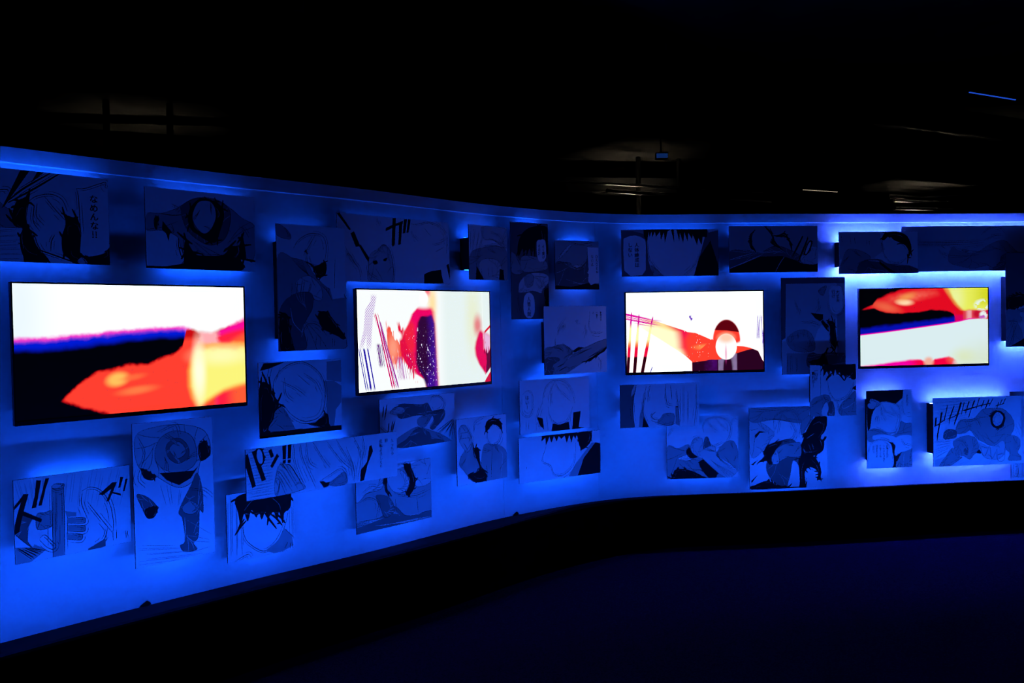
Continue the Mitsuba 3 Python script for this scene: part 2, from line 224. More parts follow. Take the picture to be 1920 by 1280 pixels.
def film_3(p, n, uv):
    u, v = uv.x, uv.y; f = mikit.fbm(u * 30, v * 16, 6.0) - 0.5; f2 = mikit.noise(u * 20, v * 90) - .5
    c = mi.Color3f(*[float(x) for x in WHITE])
    upper = [(0, .26), (.19, .345), (.30, .415), (.426, .49), (.44, .505), (.50, .52), (.56, .565), (.62, .615), (.66, .66)]
    lower = [(0, .345), (.09, .42), (.245, .59), (.37, .735), (.43, .81), (.477, .885), (.49, 1.2)]
    arm = below(u, v, upper, .006) * (1 - below(u, v, lower, .008)) * (1 - S(.64, .66, u))
    c = over(c, lin(250, 250, 200), arm * S(.04, .2, u)); c = over(c, lin(252, 225, 150), arm * S(.1, .2, u) * (1 - below(u, v, [(0, .3), (.3, .47), (.4, .52)], .03)))
    bands = S(.42, .52, mikit.noise((v - .36 * u) * 210., 2.0)) * (1 - S(.16, .28, u)) * below(u, v, [(0, .25), (.2, .345)], .01) * (1 - below(u, v, [(0, .34), (.1, .40), (.2, .43)], .01))
    c = over(c, lin(225, 0, 160), bands)
    redm = right(u, v, [(.3, .28), (.42, .30), (.5, .37), (.6, .38), (.7, .385), (.8, .44)], .045)
    c = over(c, lin(240, 15, 75), arm * redm); c = over(c, lin(255, 62, 45), arm * right(u, v, [(.3, .36), (.5, .46), (.6, .42), (.7, .42), (.8, .42)], .04))
    c = over(c, lin(255, 150, 80), arm * ell(u, v, .58, .70, .07, .03, .9))
    body = below(u, v, [(.47, .83), (.62, .60), (.66, .64), (.78, .69), (.85, .70), (.9, .72), (.96, .765), (.99, .88), (1, .90)], .006) * S(.47, .478, u)
    c = over(c, lin(255, 62, 42), body); dark = body * below(u, v + f2 * .01, [(.47, .89), (.62, .862), (.68, .86), (.79, .79), (.9, .735), (.97, .73)], .007)
    c = over(c, lin(40, 2, 28), dark); c = over(c, lin(75, 10, 110), dark * S(.55, .62, u) * (1 - S(.655, .66, u)) * (.6 + f)); 
    hat = S(-.1, .3, dr.sin(u * 900.) * dr.sin(v * 500.))
    c = over(c, lin(190, 165, 220), dark * S(.662, .668, u) * (1 - S(.80, .806, u)) * hat * (1 - ell(u, v, .735, 1.0, .035, .2, .2)))
    # a plain dome over a blank oval: no face
    dome = ell(u, v, .728, .62, .100, .26, .05) * (1 - S(.66, .70, v + dr.square(u - .728) * 4)); 
    c = over(c, lin(255, 60, 42), dome); c = over(c, lin(92, 2, 10), dome * (1 - below(u, v, [(.6, .485), (.73, .495), (.84, .525)], .006)))
    c = over(c, lin(253, 250, 248), ell(u, v, .725, .70, .078, .165, .04)); c = over(c, lin(253, 190, 150), ell(u, v, .725, .585, .055, .06, .6) * .8); c = over(c, lin(225, 60, 160), ell(u, v, .722, .79, .006, .09, .8) * .6)
    for k, (t0, t1, w) in enumerate(((.040, .008, .010), (.094, .055, .011), (.192, .108, .011))):
        d = dr.abs(u - (t0 + (t1 - t0) * dr.clip((v - .25 - .03 * k) / .72, 0, 1.2))); wid = w * (.35 + .65 * S(.2, .8, v)); m = (1 - S(wid * .8, wid * 1.1, d)) * S(.23 + .03 * k, .27 + .03 * k, v)
        c = over(c, lin(215, 0, 150), m); c = over(c, lin(250, 250, 170), m * S(.38, .46, v)); c = over(c, lin(253, 130, 70), m * S(.58, .66, v)); c = over(c, lin(235, 10, 60), m * S(.64, .70, v)); c = over(c, lin(40, 2, 10), m * S(.79, .815, v))
    c = over(c, lin(110, 40, 190), streaks(u, v, .955, -.03, .04, .30, .62, 12.)); c = over(c, lin(90, 30, 200), S(.99, .997, u + f2 * .004) * S(.45, .55, v) * (1 - S(.62, .8, v))); c = over(c, lin(110, 60, 190), (1 - S(.004, .008, dr.abs(u - .47 - f2 * .02))) * S(.29, .31, v) * (1 - S(.35, .37, v)))
    c = over(c, lin(60, 30, 170), (1 - S(.0015, .003, dr.abs(u - curve(v, [(.93, .185), (1, .17)])))) * S(.93, .945, v))
    c = over(c, lin(253, 250, 248), S(.92, .96, mikit.noise(u * 130., v * 50., 9.)) * arm * S(.41, .43, u) * (1 - S(.60, .64, u)))
    return c * SCREEN
def film_4(p, n, uv):
    u, v = uv.x, uv.y; f = mikit.fbm(u * 26, v * 16, 8.0) - 0.5; f2 = mikit.noise(u * 60, v * 60) - .5
    c = mi.Color3f(*[float(x) for x in BLACK]); red = lin(222, 10, 30)
    up_ = [(.0, .30), (.03, .265), (.10, .20), (.137, .125), (.236, .06), (.33, .0), (.4, -.1)]
    lo_ = [(.0, .262), (.03, .268), (.105, .25), (.17, .285), (.22, .305), (.33, .318), (.456, .302), (.55, .272), (.60, .29), (.647, .285), (.70, .31), (.73, .345), (.742, .40), (.748, .5)]
    m = below(u, v + f * .03, up_, .02) * (1 - below(u, v + f * .02, lo_, .014))
    c = over(c, red, m); c = over(c, lin(245, 110, 90), m * ell(u, v, .40, .10, .16, .05, .9, -.12) * (.5 + f)); c = over(c, lin(252, 215, 170), ell(u, v, .345, .175, .055, .035, .7, .05)); c = over(c, lin(240, 120, 80), m * ell(u, v, .20, .235, .09, .05, .9, .25) * .6); c = over(c, lin(240, 160, 80), m * ell(u, v, .36, .11, .06, .04, .9, -.3) * .7)
    edge = [(0, .585), (.19, .553), (.357, .52), (.52, .487), (.686, .453), (.77, .43), (.85, .40), (.93, .393), (1, .40)]
    c = over(c, lin(4, 14, 170), below(u, v + f * .03, [(a, b - .075 + a * .02) for a, b in edge], .03) * (1 - S(.73, .75, u)))
    c = over(c, lin(215, 0, 90), right(u, v, [(.2, .70), (.30, .735), (.37, .742), (.5, .742)], .012) * S(.25, .30, v)); c = over(c, red, right(u, v, [(0, .60), (.2, .66), (.30, .735), (.37, .742)], .015) * (1 - S(.33, .38, v)))
    c = over(c, lin(215, 60, 75), S(.795, .815, u) * S(.25, .30, v)); c = over(c, lin(230, 160, 165), S(.815, .85, u) * (1 - S(.86, .88, u)) * S(.27, .31, v)); c = over(c, lin(190, 15, 45), ell(u, v, .915, .345, .03, .05, .5, .3))
    yb = [(.6, .31), (.74, .30), (.80, .295), (.86, .285), (.90, .285), (1, .29)]
    yl = right(u, v + f * .01, [(0, .655), (.12, .70), (.215, .74), (.29, .785), (.33, .82)], .02)
    ym = yl * (1 - below(u, v + f * .02, yb, .02))
    c = over(c, lin(226, 150, 70), yl * (1 - below(u, v, yb, .02))); ym = right(u, v + f * .01, [(0, .69), (.12, .725), (.215, .765), (.29, .805), (.33, .85)], .016) * (1 - below(u, v + f * .02, yb, .02))
    c = over(c, lin(226, 232, 90), ym); c = over(c, lin(206, 210, 30), ym * S(.82, 1.0, u) * (1 - S(.15, .3, v))); c = over(c, lin(232, 240, 170), ym * ell(u, v, .74, .14, .06, .2, .9) * .7)
    sp = ell(u, v, .955, .225, .06, .07, .35) * (1 - ell(u, v + f * .08, .965, .225, .038, .035, .3))
    c = over(c, lin(225, 238, 225), sp * S(-.06, .02, f + f2 * .15 + .03)); c = over(c, lin(225, 236, 235), ell(u, v + f2 * .03, .965, .36, .03, .05, .4))
    c = over(c, lin(200, 20, 70), S(.985, .99, u) * S(.29, .30, v) * (1 - S(.34, .35, v)))
    c = over(c, lin(240, 0, 170), below(u, v, edge, .010) * (1 - S(.86, .93, u)))
    c = over(c, lin(214, 232, 234), below(u, v, [(a, b + .014) for a, b in edge], .008)); c = over(c, lin(208, 222, 190), S(.55, 1.0, v) * S(.68, 1.0, u) * .8)
    c = over(c, lin(190, 90, 185), ell(u, v + f2 * .02, .955, .385, .025, .02, .5))
    bot = [(0, 1.0), (.1, .985), (.247, .95), (.385, .928), (.467, .93), (.50, .96), (.55, .97), (.58, .93), (.686, .905), (.72, .92), (.76, .97)]
    mb = below(u, v + f * .015, bot, .02) * (1 - S(.70, .77, u + f * .05)); c = over(c, lin(238, 0, 160), mb); c = over(c, lin(238, 0, 60), mb * S(.33, .47, u)); c = over(c, lin(236, 170, 150), ell(u, v, .53, .96, .035, .06, .5)); c = over(c, lin(216, 222, 110), ell(u, v, .80, .90, .08, .09, 1.0) * .4)
    return c * SCREEN
TVW, TVH, TVD = 0.972, 0.562, 0.024
tvs = [((-1.5935, 3.5442), .7923, film_1, 'leftmost and nearest wall screen showing white, black and red burn with yellow right corner'),
       ((-.4671, 4.6477), .7954, film_2, 'second wall screen from the left showing a purple column between red streaks on white'),
       ((1.2492, 5.6223), .1028, film_3, 'third wall screen from the left showing a red arm-like sweep across white'),
       ((2.919, 5.8407), .1051, film_4, 'rightmost wall screen showing red and yellow on top of white with black streak')]
def frame_at(x, y, z, a):
    """local x along the wall to the right, local y away from the viewer, local z up"""
    M = np.eye(4); M[:3, 0] = [math.cos(a), math.sin(a), 0]; M[:3, 1] = [-math.sin(a), math.cos(a), 0]; M[:3, 3] = [x, y, z]; return M
sb, bb = 0.006, 0.017
shell = rounded(TVW, TVD, TVH, 0.003).translate((0, TVD / 2, 0)) - m3.Manifold.cube((TVW - 2 * sb, 0.006, TVH - sb - bb), True).translate((0, 0.0, (bb - sb) / 2))
shell = tm(shell)
for (x, y), a, film, lab in tvs:
    k = numbered('television'); M = frame_at(x, y, 1.4436, a)
    note(k, lab, 'screen', 'flat screens hung on the curved wall')
    put(k + '__housing', moved(shell, M), 'tv_plastic', smooth=30)
    hw, z0, z1 = TVW / 2 - sb, -TVH / 2 + bb, TVH / 2 - sb
    q = trimesh.Trimesh([[-hw, .0022, z1], [hw, .0022, z1], [hw, .0022, z0], [-hw, .0022, z0]], [[0, 3, 2], [0, 2, 1]], process=False)
    s = mikit.ply(moved(q, M), 'tv_plastic', smooth=False, uv=np.array([[0, 0], [1, 0], [1, 1], [0, 1.]]))
    s['emitter'] = {'type': 'area', 'radiance': mikit.proc(film)}; scene[k + '__display'] = s
    note(k + '__display', 'lit display surface')
    put(k + '__wall_bracket', moved(box(.42, .028, .26, (0, TVD + .0145, 0)), M), 'tv_back')
    put(k + '__badge', moved(cat_(box(.008, .001, .005, (-.008, -.0006, -TVH / 2 + .0085)), box(.014, .001, .005, (.006, -.0006, -TVH / 2 + .0085))), M), 'badge_grey', label='tiny maker badge on the lower edge')

# ------------------------------------------------------------------ comic panels: printed boards on spacer boxes wrapped with LED tape
GLYPHS = {
    '!': '+7,4 9,11 14,15 21,14 25,8 23,0 19,-3 11,-2|+11,22 10,77 22,76 22,25 20,20 12,20',
    'い': '+64,64 66,67 75,69 80,63 91,37 94,21 93,15 82,12 76,42|+10,70 12,72 24,71 25,35 27,23 31,14 35,11 38,12 47,31 50,31 57,22 50,7 40,-2 34,-3 27,-1 22,4 17,12 12,32',
    'お': '+66,62 70,70 73,71 93,58 97,54 92,46 90,46|+8,12 9,19 13,25 30,37 30,51 11,52 10,62 11,64 30,64 30,81 32,82 43,81 43,65 60,68 63,67 62,57 42,53 42,41 61,44 74,42 84,35 89,25 88,15 83,6 76,0 64,-4 52,-5 48,6 64,9 74,15 76,19 76,25 73,29 68,32 55,32 42,29 42,4 40,-1 36,-5 28,-5 19,-1 12,4|-21,13 25,9 30,8 30,24 23,19',
    'が': '+82,82 83,84 90,87 99,70 91,67|+67,62 68,65 76,68 71,80 79,82 88,67 87,65 82,62 96,35 96,29 88,25 86,26 78,45|+4,57 28,59 31,80 44,79 42,60 52,60 60,58 65,54 68,47 66,16 63,5 58,-2 48,-6 35,-4 32,-2 31,8 48,7 53,15 56,43 53,48 47,49 39,48 30,19 18,-4 15,-6 6,-2 6,1 17,20 26,46 6,45',
    'き': '+14,46 15,50 54,50 51,58 17,60 16,69 47,70 46,80 56,82 58,81 60,71 78,75 81,74 81,63 64,59 64,57 67,51 86,55 88,45 86,43 72,39 81,25 76,18 73,16 51,20 52,30 63,30 59,38 16,38|+17,12 18,22 21,30 31,29 33,26 29,14 32,8 45,5 74,7 75,-3 73,-5 58,-7 34,-5 21,1',
    'く': '+18,37 20,43 25,49 52,72 62,82 64,82 72,75 72,72 33,38 71,5 74,1 74,-1 67,-8 64,-8 25,28',
    'け': '+37,49 39,59 66,59 64,78 66,80 78,79 78,60 91,62 94,60 94,50 78,47 78,27 74,12 68,1 55,-8 47,-3 45,0 55,7 63,18 66,29 66,46 39,47|+10,39 14,78 16,80 26,79 28,76 23,54 22,31 23,29 25,34 27,35 33,29 25,-2 17,-3 15,-2 11,18',
    'こ': '+15,19 17,32 28,32 30,30 28,17 32,11 41,8 55,8 84,12 86,0 78,-3 59,-5 32,-3 25,0 19,6 16,11|+21,61 21,71 23,72 57,71 77,73 79,70 78,60 41,59',
    'さ': '+14,54 15,65 52,64 48,80 59,82 65,65 84,70 87,68 88,58 69,54 83,29 77,22 52,25 51,29 52,35 65,35 56,52 16,53|+16,16 22,34 32,33 33,31 29,19 32,10 46,6 76,8 78,7 78,-2 75,-4 56,-6 34,-4 21,3',
    'し': '+22,14 22,79 35,80 36,77 34,15 37,9 46,5 62,8 72,14 84,26 86,25 92,16 81,4 68,-4 54,-7 38,-6 29,-2 24,5',
    'じ': '+20,13 20,78 23,80 33,79 35,77 33,17 35,9 45,5 60,7 71,13 82,25 86,23 91,16 82,5 68,-4 53,-8 38,-7 28,-3 22,5|+66,72 74,76 85,61 85,57 76,54|+53,66 53,68 62,71 72,54 72,52 63,49',
    'す': '+8,57 9,67 52,69 51,79 53,82 65,80 65,69 93,69 95,67 93,57 65,57 65,44 67,36 68,27 64,14 54,1 36,-8 27,0 27,2 43,9 49,14 39,15 32,21 29,28 29,37 35,48 42,52 52,52 52,57 9,55|-40,32 43,27 49,25 54,29 54,37 51,41 46,41 41,38',
    'そ': '+8,38 10,42 27,44 53,65 26,65 24,71 25,77 71,79 77,73 77,70 49,46 88,48 90,46 89,37 59,35 52,31 46,23 46,15 50,10 58,7 77,5 74,-6 51,-4 37,4 34,10 33,19 39,33 10,30',
    'た': '+45,12 46,26 57,26 58,25 57,13 59,10 68,8 91,10 93,8 93,-1 90,-3 77,-4 58,-3 48,3|+52,40 52,49 54,50 79,51 91,49 91,40 90,38 53,38|+8,62 10,65 31,65 34,82 46,80 44,66 60,69 62,67 61,57 41,53 30,14 21,-6 11,-3 10,0 20,25 28,52 10,53',
    'だ': '+79,77 88,80 97,66 97,63 88,60|+42,13 44,25 53,25 55,23 54,12 56,9 67,6 89,8 90,-3 74,-6 53,-4 44,2|+49,39 50,49 75,50 88,48 88,38 87,37 51,37|+68,73 77,76 84,64 85,59 77,56|+5,61 7,64 28,63 31,80 43,79 41,65 56,68 59,66 58,56 38,52 30,23 18,-7 8,-4 7,-2 16,21 25,51 7,52',
    'っ': '+14,39 15,42 47,51 58,53 70,52 78,48 84,41 87,32 86,20 81,11 71,3 56,-2 39,-5 34,4 35,7 55,10 68,16 74,25 73,35 67,40 58,41 19,30',
    'て': '+7,57 7,68 10,69 89,75 89,63 71,62 62,58 53,48 48,34 50,23 55,15 67,9 82,6 79,-4 69,-5 54,1 43,9 38,17 36,27 37,39 41,50 48,60 9,56',
    'と': '+18,17 22,31 34,44 21,74 22,76 30,80 33,79 45,52 76,69 79,68 83,58 40,34 33,26 31,17 36,10 46,8 85,10 85,-2 59,-5 36,-3 23,4 19,10',
    'ど': '+81,80 90,83 99,70 99,67 90,64|+70,75 71,77 79,79 87,67 88,62 79,60|+15,14 19,29 32,43 18,72 19,75 27,79 30,78 43,50 71,66 74,66 78,56 38,33 30,24 28,16 31,10 43,6 82,9 83,-3 57,-6 33,-5 20,3',
    'な': '+64,59 68,67 71,68 90,58 95,52 89,44|+30,11 33,19 40,24 50,26 59,26 59,49 69,51 71,49 72,23 87,14 92,10 92,8 88,1 85,0 72,9 71,3 66,-4 58,-7 50,-7 36,-3 31,4|-42,10 45,5 54,5 59,7 60,14 48,15 43,13|+7,17 27,52 9,54 8,64 31,65 34,81 47,81 45,67 58,69 59,59 41,54 30,31 18,12',
    'の': '+7,29 9,44 18,59 29,68 46,74 63,73 78,66 88,55 93,41 91,23 84,10 70,-1 54,-5 51,-4 47,6 62,9 69,13 76,20 80,30 78,46 70,57 58,62 53,39 48,22 40,9 32,3 23,3 13,9 9,17|-19,31 22,19 26,16 29,17 38,32 45,61 35,58 26,50 21,41',
    'は': '+35,9 36,17 43,25 53,28 65,28 64,49 39,50 38,60 64,61 64,78 76,79 76,62 90,64 94,62 93,52 76,49 77,25 96,12 96,8 92,2 90,1 78,11 75,3 71,-2 65,-5 56,-6 41,-1|-47,12 50,7 60,7 64,9 65,16 53,17 49,15|+9,22 10,43 15,78 16,79 26,79 28,76 23,50 21,28 25,32 26,32 31,28 32,26 25,7 23,-5 13,-5',
    'ひ': '+11,58 9,69 11,71 28,72 48,76 50,75 52,65 46,63 38,55 30,42 27,31 26,16 30,10 35,7 45,5 52,7 60,13 64,19 68,39 67,57 63,71 65,74 75,75 82,53 97,31 91,23 89,22 78,34 74,12 68,3 61,-3 47,-7 29,-5 18,4 13,16 16,38 28,60',
    'ま': '+16,8 17,16 23,23 33,27 47,28 47,36 17,39 16,48 18,50 47,48 46,57 18,59 17,70 47,69 47,80 48,82 59,81 59,69 86,70 86,61 84,60 59,57 59,48 84,51 87,49 85,39 59,36 60,25 75,18 89,8 83,-1 81,-1 61,12 59,2 54,-3 45,-7 34,-7 21,-2|-28,10 32,6 43,5 47,8 48,16 35,16 30,14',
    'め': '+6,20 10,37 21,53 16,71 25,75 28,74 32,60 43,64 54,66 57,80 68,79 67,65 76,61 84,54 92,39 92,23 86,10 77,1 59,-6 53,-6 48,3 70,11 77,19 80,27 78,41 69,51 63,53 50,22 55,14 48,8 46,8 42,11 30,2 19,1 9,8|-36,48 41,36 43,34 51,53|-18,20 20,15 24,13 35,22 26,40 20,31',
    'も': '+7,32 9,43 29,39 31,52 11,56 11,67 32,64 33,80 45,81 46,78 44,64 63,65 64,55 61,53 43,52 41,39 62,39 63,29 60,27 40,26 40,16 41,11 45,7 52,5 64,7 72,11 76,17 76,24 66,41 76,45 81,41 87,32 89,22 89,14 84,4 73,-3 58,-7 46,-6 37,-3 31,4 28,13 28,27',
    'ゃ': '+9,33 25,40 18,52 19,55 29,58 36,45 48,49 39,59 46,66 55,60 59,55 60,52 69,52 79,48 84,43 86,36 85,27 82,21 76,17 67,15 50,18 50,28 53,29 66,26 71,28 74,33 72,39 61,41 42,34 56,-5 55,-8 46,-10 44,-8 31,29 14,22',
    'よ': '+10,10 13,19 19,25 28,29 44,30 43,80 56,80 56,61 85,61 85,52 84,51 56,48 57,27 73,20 87,10 88,8 82,-1 80,-1 70,6 57,13 56,4 51,-3 42,-7 28,-6 15,-1 12,4|-23,11 29,6 40,6 44,9 44,17 30,17 24,15',
    'ら': '+16,20 22,63 33,61 31,38 48,45 67,46 76,43 82,37 87,25 85,12 78,3 66,-3 49,-6 31,-6 28,6 51,6 66,10 71,14 74,20 74,27 70,32 61,35 49,34 36,28 26,17|+29,70 33,81 73,73 74,71 71,61',
    'り': '+19,32 20,53 24,81 36,80 34,64 44,73 55,76 66,74 76,64 81,46 80,25 72,11 60,0 36,-7 30,3 53,11 64,21 68,30 69,43 66,55 62,62 56,64 52,64 40,54 33,40 31,21 21,20',
    'れ': '+3,14 25,45 26,50 25,52 8,51 6,62 26,65 27,81 39,81 40,78 39,66 42,61 40,56 53,64 63,67 71,66 79,62 81,56 82,48 79,11 81,10 86,11 96,18 98,17 100,7 93,1 83,-3 75,-2 68,2 66,9 66,17 69,50 69,53 65,55 52,51 37,37 36,-6 24,-5 24,22 11,6 8,7',
    'ろ': '+9,24 54,64 23,63 21,66 22,75 71,77 77,70 76,67 53,48 73,45 79,41 85,34 87,24 87,16 83,8 77,2 67,-3 54,-6 38,-7 31,-5 29,3 30,6 55,6 64,9 71,14 74,21 74,27 70,33 63,36 51,37 41,34 17,16',
    'ん': '+5,-1 21,34 45,80 56,76 57,74 40,44 51,44 59,39 61,32 63,9 69,7 76,11 88,31 97,24 92,11 83,0 74,-5 62,-6 56,-3 52,2 50,8 49,29 47,32 42,32 34,28 29,21 18,-6 8,-3',
    'シ': '+13,5 15,7 39,15 55,24 72,38 85,55 88,55 93,47 88,37 76,24 53,7 21,-5 18,-4|+23,70 28,78 31,79 53,65 54,62 47,54|+8,47 13,55 16,56 38,43 39,40 34,32 32,32',
    'ャ': '+13,38 14,40 32,43 28,60 38,63 41,62 45,46 81,53 89,48 80,33 66,16 57,20 56,22 69,39 48,35 60,-7 58,-9 50,-11 47,-10 36,32 16,29',
    'リ': '+34,2 35,5 53,13 62,22 66,39 66,77 68,78 79,78 79,36 73,16 62,3 45,-6 42,-6|+20,28 20,75 22,77 32,77 34,76 33,27 32,25 21,25',
    '一': '+2,34 2,44 4,45 96,46 98,44 98,34 97,33',
    '丈': '+4,56 6,67 54,67 56,85 67,84 67,67 95,66 96,57 94,55 67,55 63,32 55,14 75,5 96,1 97,-2 93,-9 87,-10 70,-6 47,5 29,-5 10,-9 5,-2 5,1 23,6 37,13 27,27 19,47 18,52 24,55|-29,54 37,33 46,23 51,35 54,55',
    '人': '+2,-2 3,0 23,15 34,32 41,56 44,85 56,85 57,61 65,35 77,16 87,7 98,1 98,-2 91,-9 76,0 61,17 50,38 40,17 25,-1 11,-10',
    '体': '+1,43 13,62 24,85 34,83 29,66 55,66 56,85 66,86 68,84 68,66 97,65 97,55 74,54 84,34 99,14 92,6 84,12 82,8 68,8 68,-8 66,-10 56,-9 55,8 41,8 39,12 31,6 26,10 25,-9 16,-10 14,-9 14,39 7,34|-69,38 68,20 78,20 78,21|-45,20 56,20 56,38 55,38|-26,17 38,31 50,54 29,55 27,62 26,60',
    '入': '+2,-1 24,17 33,31 39,45 43,59 27,75 34,84 41,80 51,69 78,22 87,11 99,2 93,-9 80,-1 67,16 52,42 40,18 25,0 12,-9',
    '出': '+8,-3 10,36 20,36 21,35 21,8 43,8 43,38 14,38 13,40 13,76 23,77 25,76 25,50 43,50 44,85 45,86 55,86 56,84 56,50 75,50 75,76 87,77 88,40 86,38 56,38 56,8 79,8 79,35 90,36 91,-9 80,-10 79,-5',
    '前': '+3,61 5,70 26,71 19,82 27,86 32,83 40,71 62,71 70,86 73,87 82,83 76,71 95,70 97,69 97,61 95,59 5,59|+63,0 78,2 79,55 80,57 89,57 90,55 89,-5 82,-9 67,-10|+58,9 58,52 68,54 70,52 70,10 68,8|+9,53 11,55 50,54 50,-1 47,-8 41,-10 30,-10 26,0 38,1 39,11 22,12 20,-9 10,-9|-21,23 38,22 39,27 21,28|-21,39 38,38 39,43 21,44',
    '力': '+3,-3 4,-1 18,10 28,22 34,34 38,51 38,52 8,52 6,54 7,64 38,65 39,85 49,86 51,85 51,65 93,63 88,9 86,0 81,-7 74,-9 57,-9 52,0 54,3 72,2 74,4 78,22 80,52 51,52 44,25 32,6 11,-11',
    '即': '+56,79 92,80 94,78 93,16 87,10 73,9 68,18 67,-10 56,-9|-68,20 82,21 81,69 68,69|+4,2 8,8 9,80 50,81 51,31 39,29 49,11 54,0 44,-5 38,4 9,-7|-20,41 39,41 39,49 21,50|-20,62 39,61 39,69 21,70|-22,10 34,14 29,24 37,29 21,29',
    '反': '+3,-5 11,13 13,26 15,77 82,85 89,78 88,75 62,70 27,67 27,56 81,56 87,53 85,43 79,31 67,13 78,7 95,1 96,-2 91,-8 89,-9 77,-6 57,5 41,-4 27,-10 24,-9 19,-1 12,-11|-42,43 48,32 57,22 65,31 72,43|-20,2 33,5 47,14 37,28 29,44 27,44 25,23',
    '大': '+2,-2 3,0 17,8 27,17 35,31 40,44 6,45 4,47 4,56 6,58 42,58 45,86 56,85 56,58 96,56 96,47 95,45 60,45 66,30 75,17 85,8 98,0 92,-10 83,-7 69,5 59,18 50,34 39,12 24,-3 10,-10',
    '夫': '+2,-1 26,12 34,20 40,30 5,31 5,42 43,43 43,59 13,59 11,61 12,71 43,71 44,85 54,86 56,71 90,70 90,61 88,59 56,59 56,43 95,42 96,32 94,31 59,30 66,18 75,11 99,0 99,-2 93,-10 79,-6 67,1 57,10 50,20 37,4 17,-7 8,-10',
    '成': '+1,-4 6,7 9,20 12,69 52,69 53,85 63,86 65,80 70,85 73,86 90,75 92,73 91,69 97,68 97,59 96,58 66,57 70,31 80,54 91,51 86,36 74,15 79,7 84,2 88,20 90,21 98,16 96,1 91,-8 86,-10 78,-9 70,-2 65,5 45,-10 38,-3 38,0 50,8 60,18 53,58 23,57 23,49 47,49 48,47 47,18 44,7 39,5 24,5 21,12 11,-11 9,-11|-65,78 65,69 78,70|-21,16 35,16 36,37 23,37',
    '石': '+0,20 19,41 32,66 6,67 4,69 5,78 96,77 94,67 46,67 36,46 89,44 89,-10 79,-10 77,-3 35,-3 33,-10 24,-10 22,24 9,13 6,13|-34,9 77,9 77,33 35,33',
    '緒': '+1,53 10,65 20,85 22,87 29,84 31,81 19,58 23,58 31,71 40,66 30,48 36,47 41,34 56,43 39,44 38,54 58,55 58,63 43,64 44,74 58,74 60,86 70,86 71,74 83,74 88,81 96,78 97,75 85,55 98,55 98,45 75,44 70,39 92,38 93,37 93,-9 83,-10 81,-6 61,-6 59,-10 50,-9 49,24 37,21 42,5 41,1 33,0 28,14 29,-3 20,-5 17,14 11,-8 2,-6 1,-3 7,21 2,31 14,46 5,45|-61,6 81,5 81,11 61,11|-61,22 81,22 81,27 61,27|-70,63 71,57 76,63|-10,23 17,20 27,22 31,25|-22,37 28,37 27,42 26,42',
    '者': '+1,25 2,27 35,42 4,44 3,53 5,54 38,55 37,63 13,63 13,73 37,74 38,85 39,86 49,85 50,74 74,73 83,83 92,78 89,72 73,55 95,54 97,53 96,43 58,43 50,38 84,36 83,-10 74,-10 72,-7 37,-7 35,-10 26,-10 24,23 8,17|-36,4 72,4 72,10 37,10|-37,26 37,21 72,21 72,26|-50,62 50,54 54,55 63,62',
    '聞': '+21,8 22,10 30,11 30,34 23,36 24,44 75,45 77,43 77,36 70,34 70,13 79,13 80,5 70,2 82,2 82,46 52,47 52,80 54,82 93,81 94,-2 92,-6 87,-9 74,-10 70,-3 68,-7 59,-6 58,2 24,-1 22,1|-64,56 82,56 82,59 64,59|-64,70 82,69 82,72 64,72|-42,24 42,22 58,22 58,24|-42,35 42,33 58,34 58,35|-42,13 45,11 50,12|+7,-9 7,81 47,82 47,47 19,46 18,-9 17,-10|-18,56 36,56 36,59 19,59|-18,70 36,69 36,72 19,72',
    '行': '+37,43 37,51 39,53 97,52 97,41 83,41 83,1 79,-7 72,-10 56,-10 52,-1 54,2 70,2 70,41 39,41|+41,70 41,79 43,80 93,80 95,78 95,70 93,69 43,68|+0,32 18,50 29,64 40,61 39,58 29,43 28,-10 17,-9 17,30 7,24|+1,62 25,86 36,82 30,73 9,54 6,55',
    '賢': '+3,-2 22,4 16,6 16,46 8,48 9,83 88,83 94,80 91,71 82,58 98,53 99,50 93,43 86,44 85,6 79,4 96,-3 96,-6 85,-10 57,0 56,4 44,4 43,1 38,-2 11,-11 4,-4|-66,72 72,65 79,72|-72,51 64,47 78,47|-28,16 28,14 74,14 73,16|-28,27 28,25 74,26 73,27|-28,38 28,36 74,36 73,38|-49,56 62,59 50,74 50,57',
    '転': '+2,9 3,18 21,19 20,22 7,22 6,24 6,60 20,61 21,64 4,65 4,75 21,76 21,84 23,86 32,86 33,76 48,75 51,74 52,78 94,77 94,69 93,67 53,67 50,69 49,65 33,64 32,62 47,61 48,50 98,49 98,40 96,38 75,38 62,8 81,9 75,24 84,28 96,3 98,-7 89,-10 85,-2 48,-7 44,2 47,7 33,7 32,-9 22,-10 21,7 3,7|-32,19 48,18 51,13 62,38 48,38 47,23 33,22|-32,37 32,32 37,32 37,37|-32,51 32,47 37,47 37,51|-16,32 21,32 21,37 16,37|-16,51 16,47 21,47 21,51',
    '造': '+3,-2 5,2 16,11 16,36 4,37 3,46 4,48 26,48 28,46 28,53 31,55 28,59 35,69 42,84 52,83 51,74 57,74 58,86 68,86 69,74 92,73 92,63 69,63 69,55 96,54 96,44 30,43 27,45 27,11 36,6 47,3 98,5 99,2 96,-7 44,-8 35,-6 22,1 9,-10|-40,55 57,54 57,62 45,63|+36,38 38,40 88,39 89,8 37,7|-48,18 77,18 77,28 48,29|+5,76 6,78 13,82 27,69 30,64 21,58',
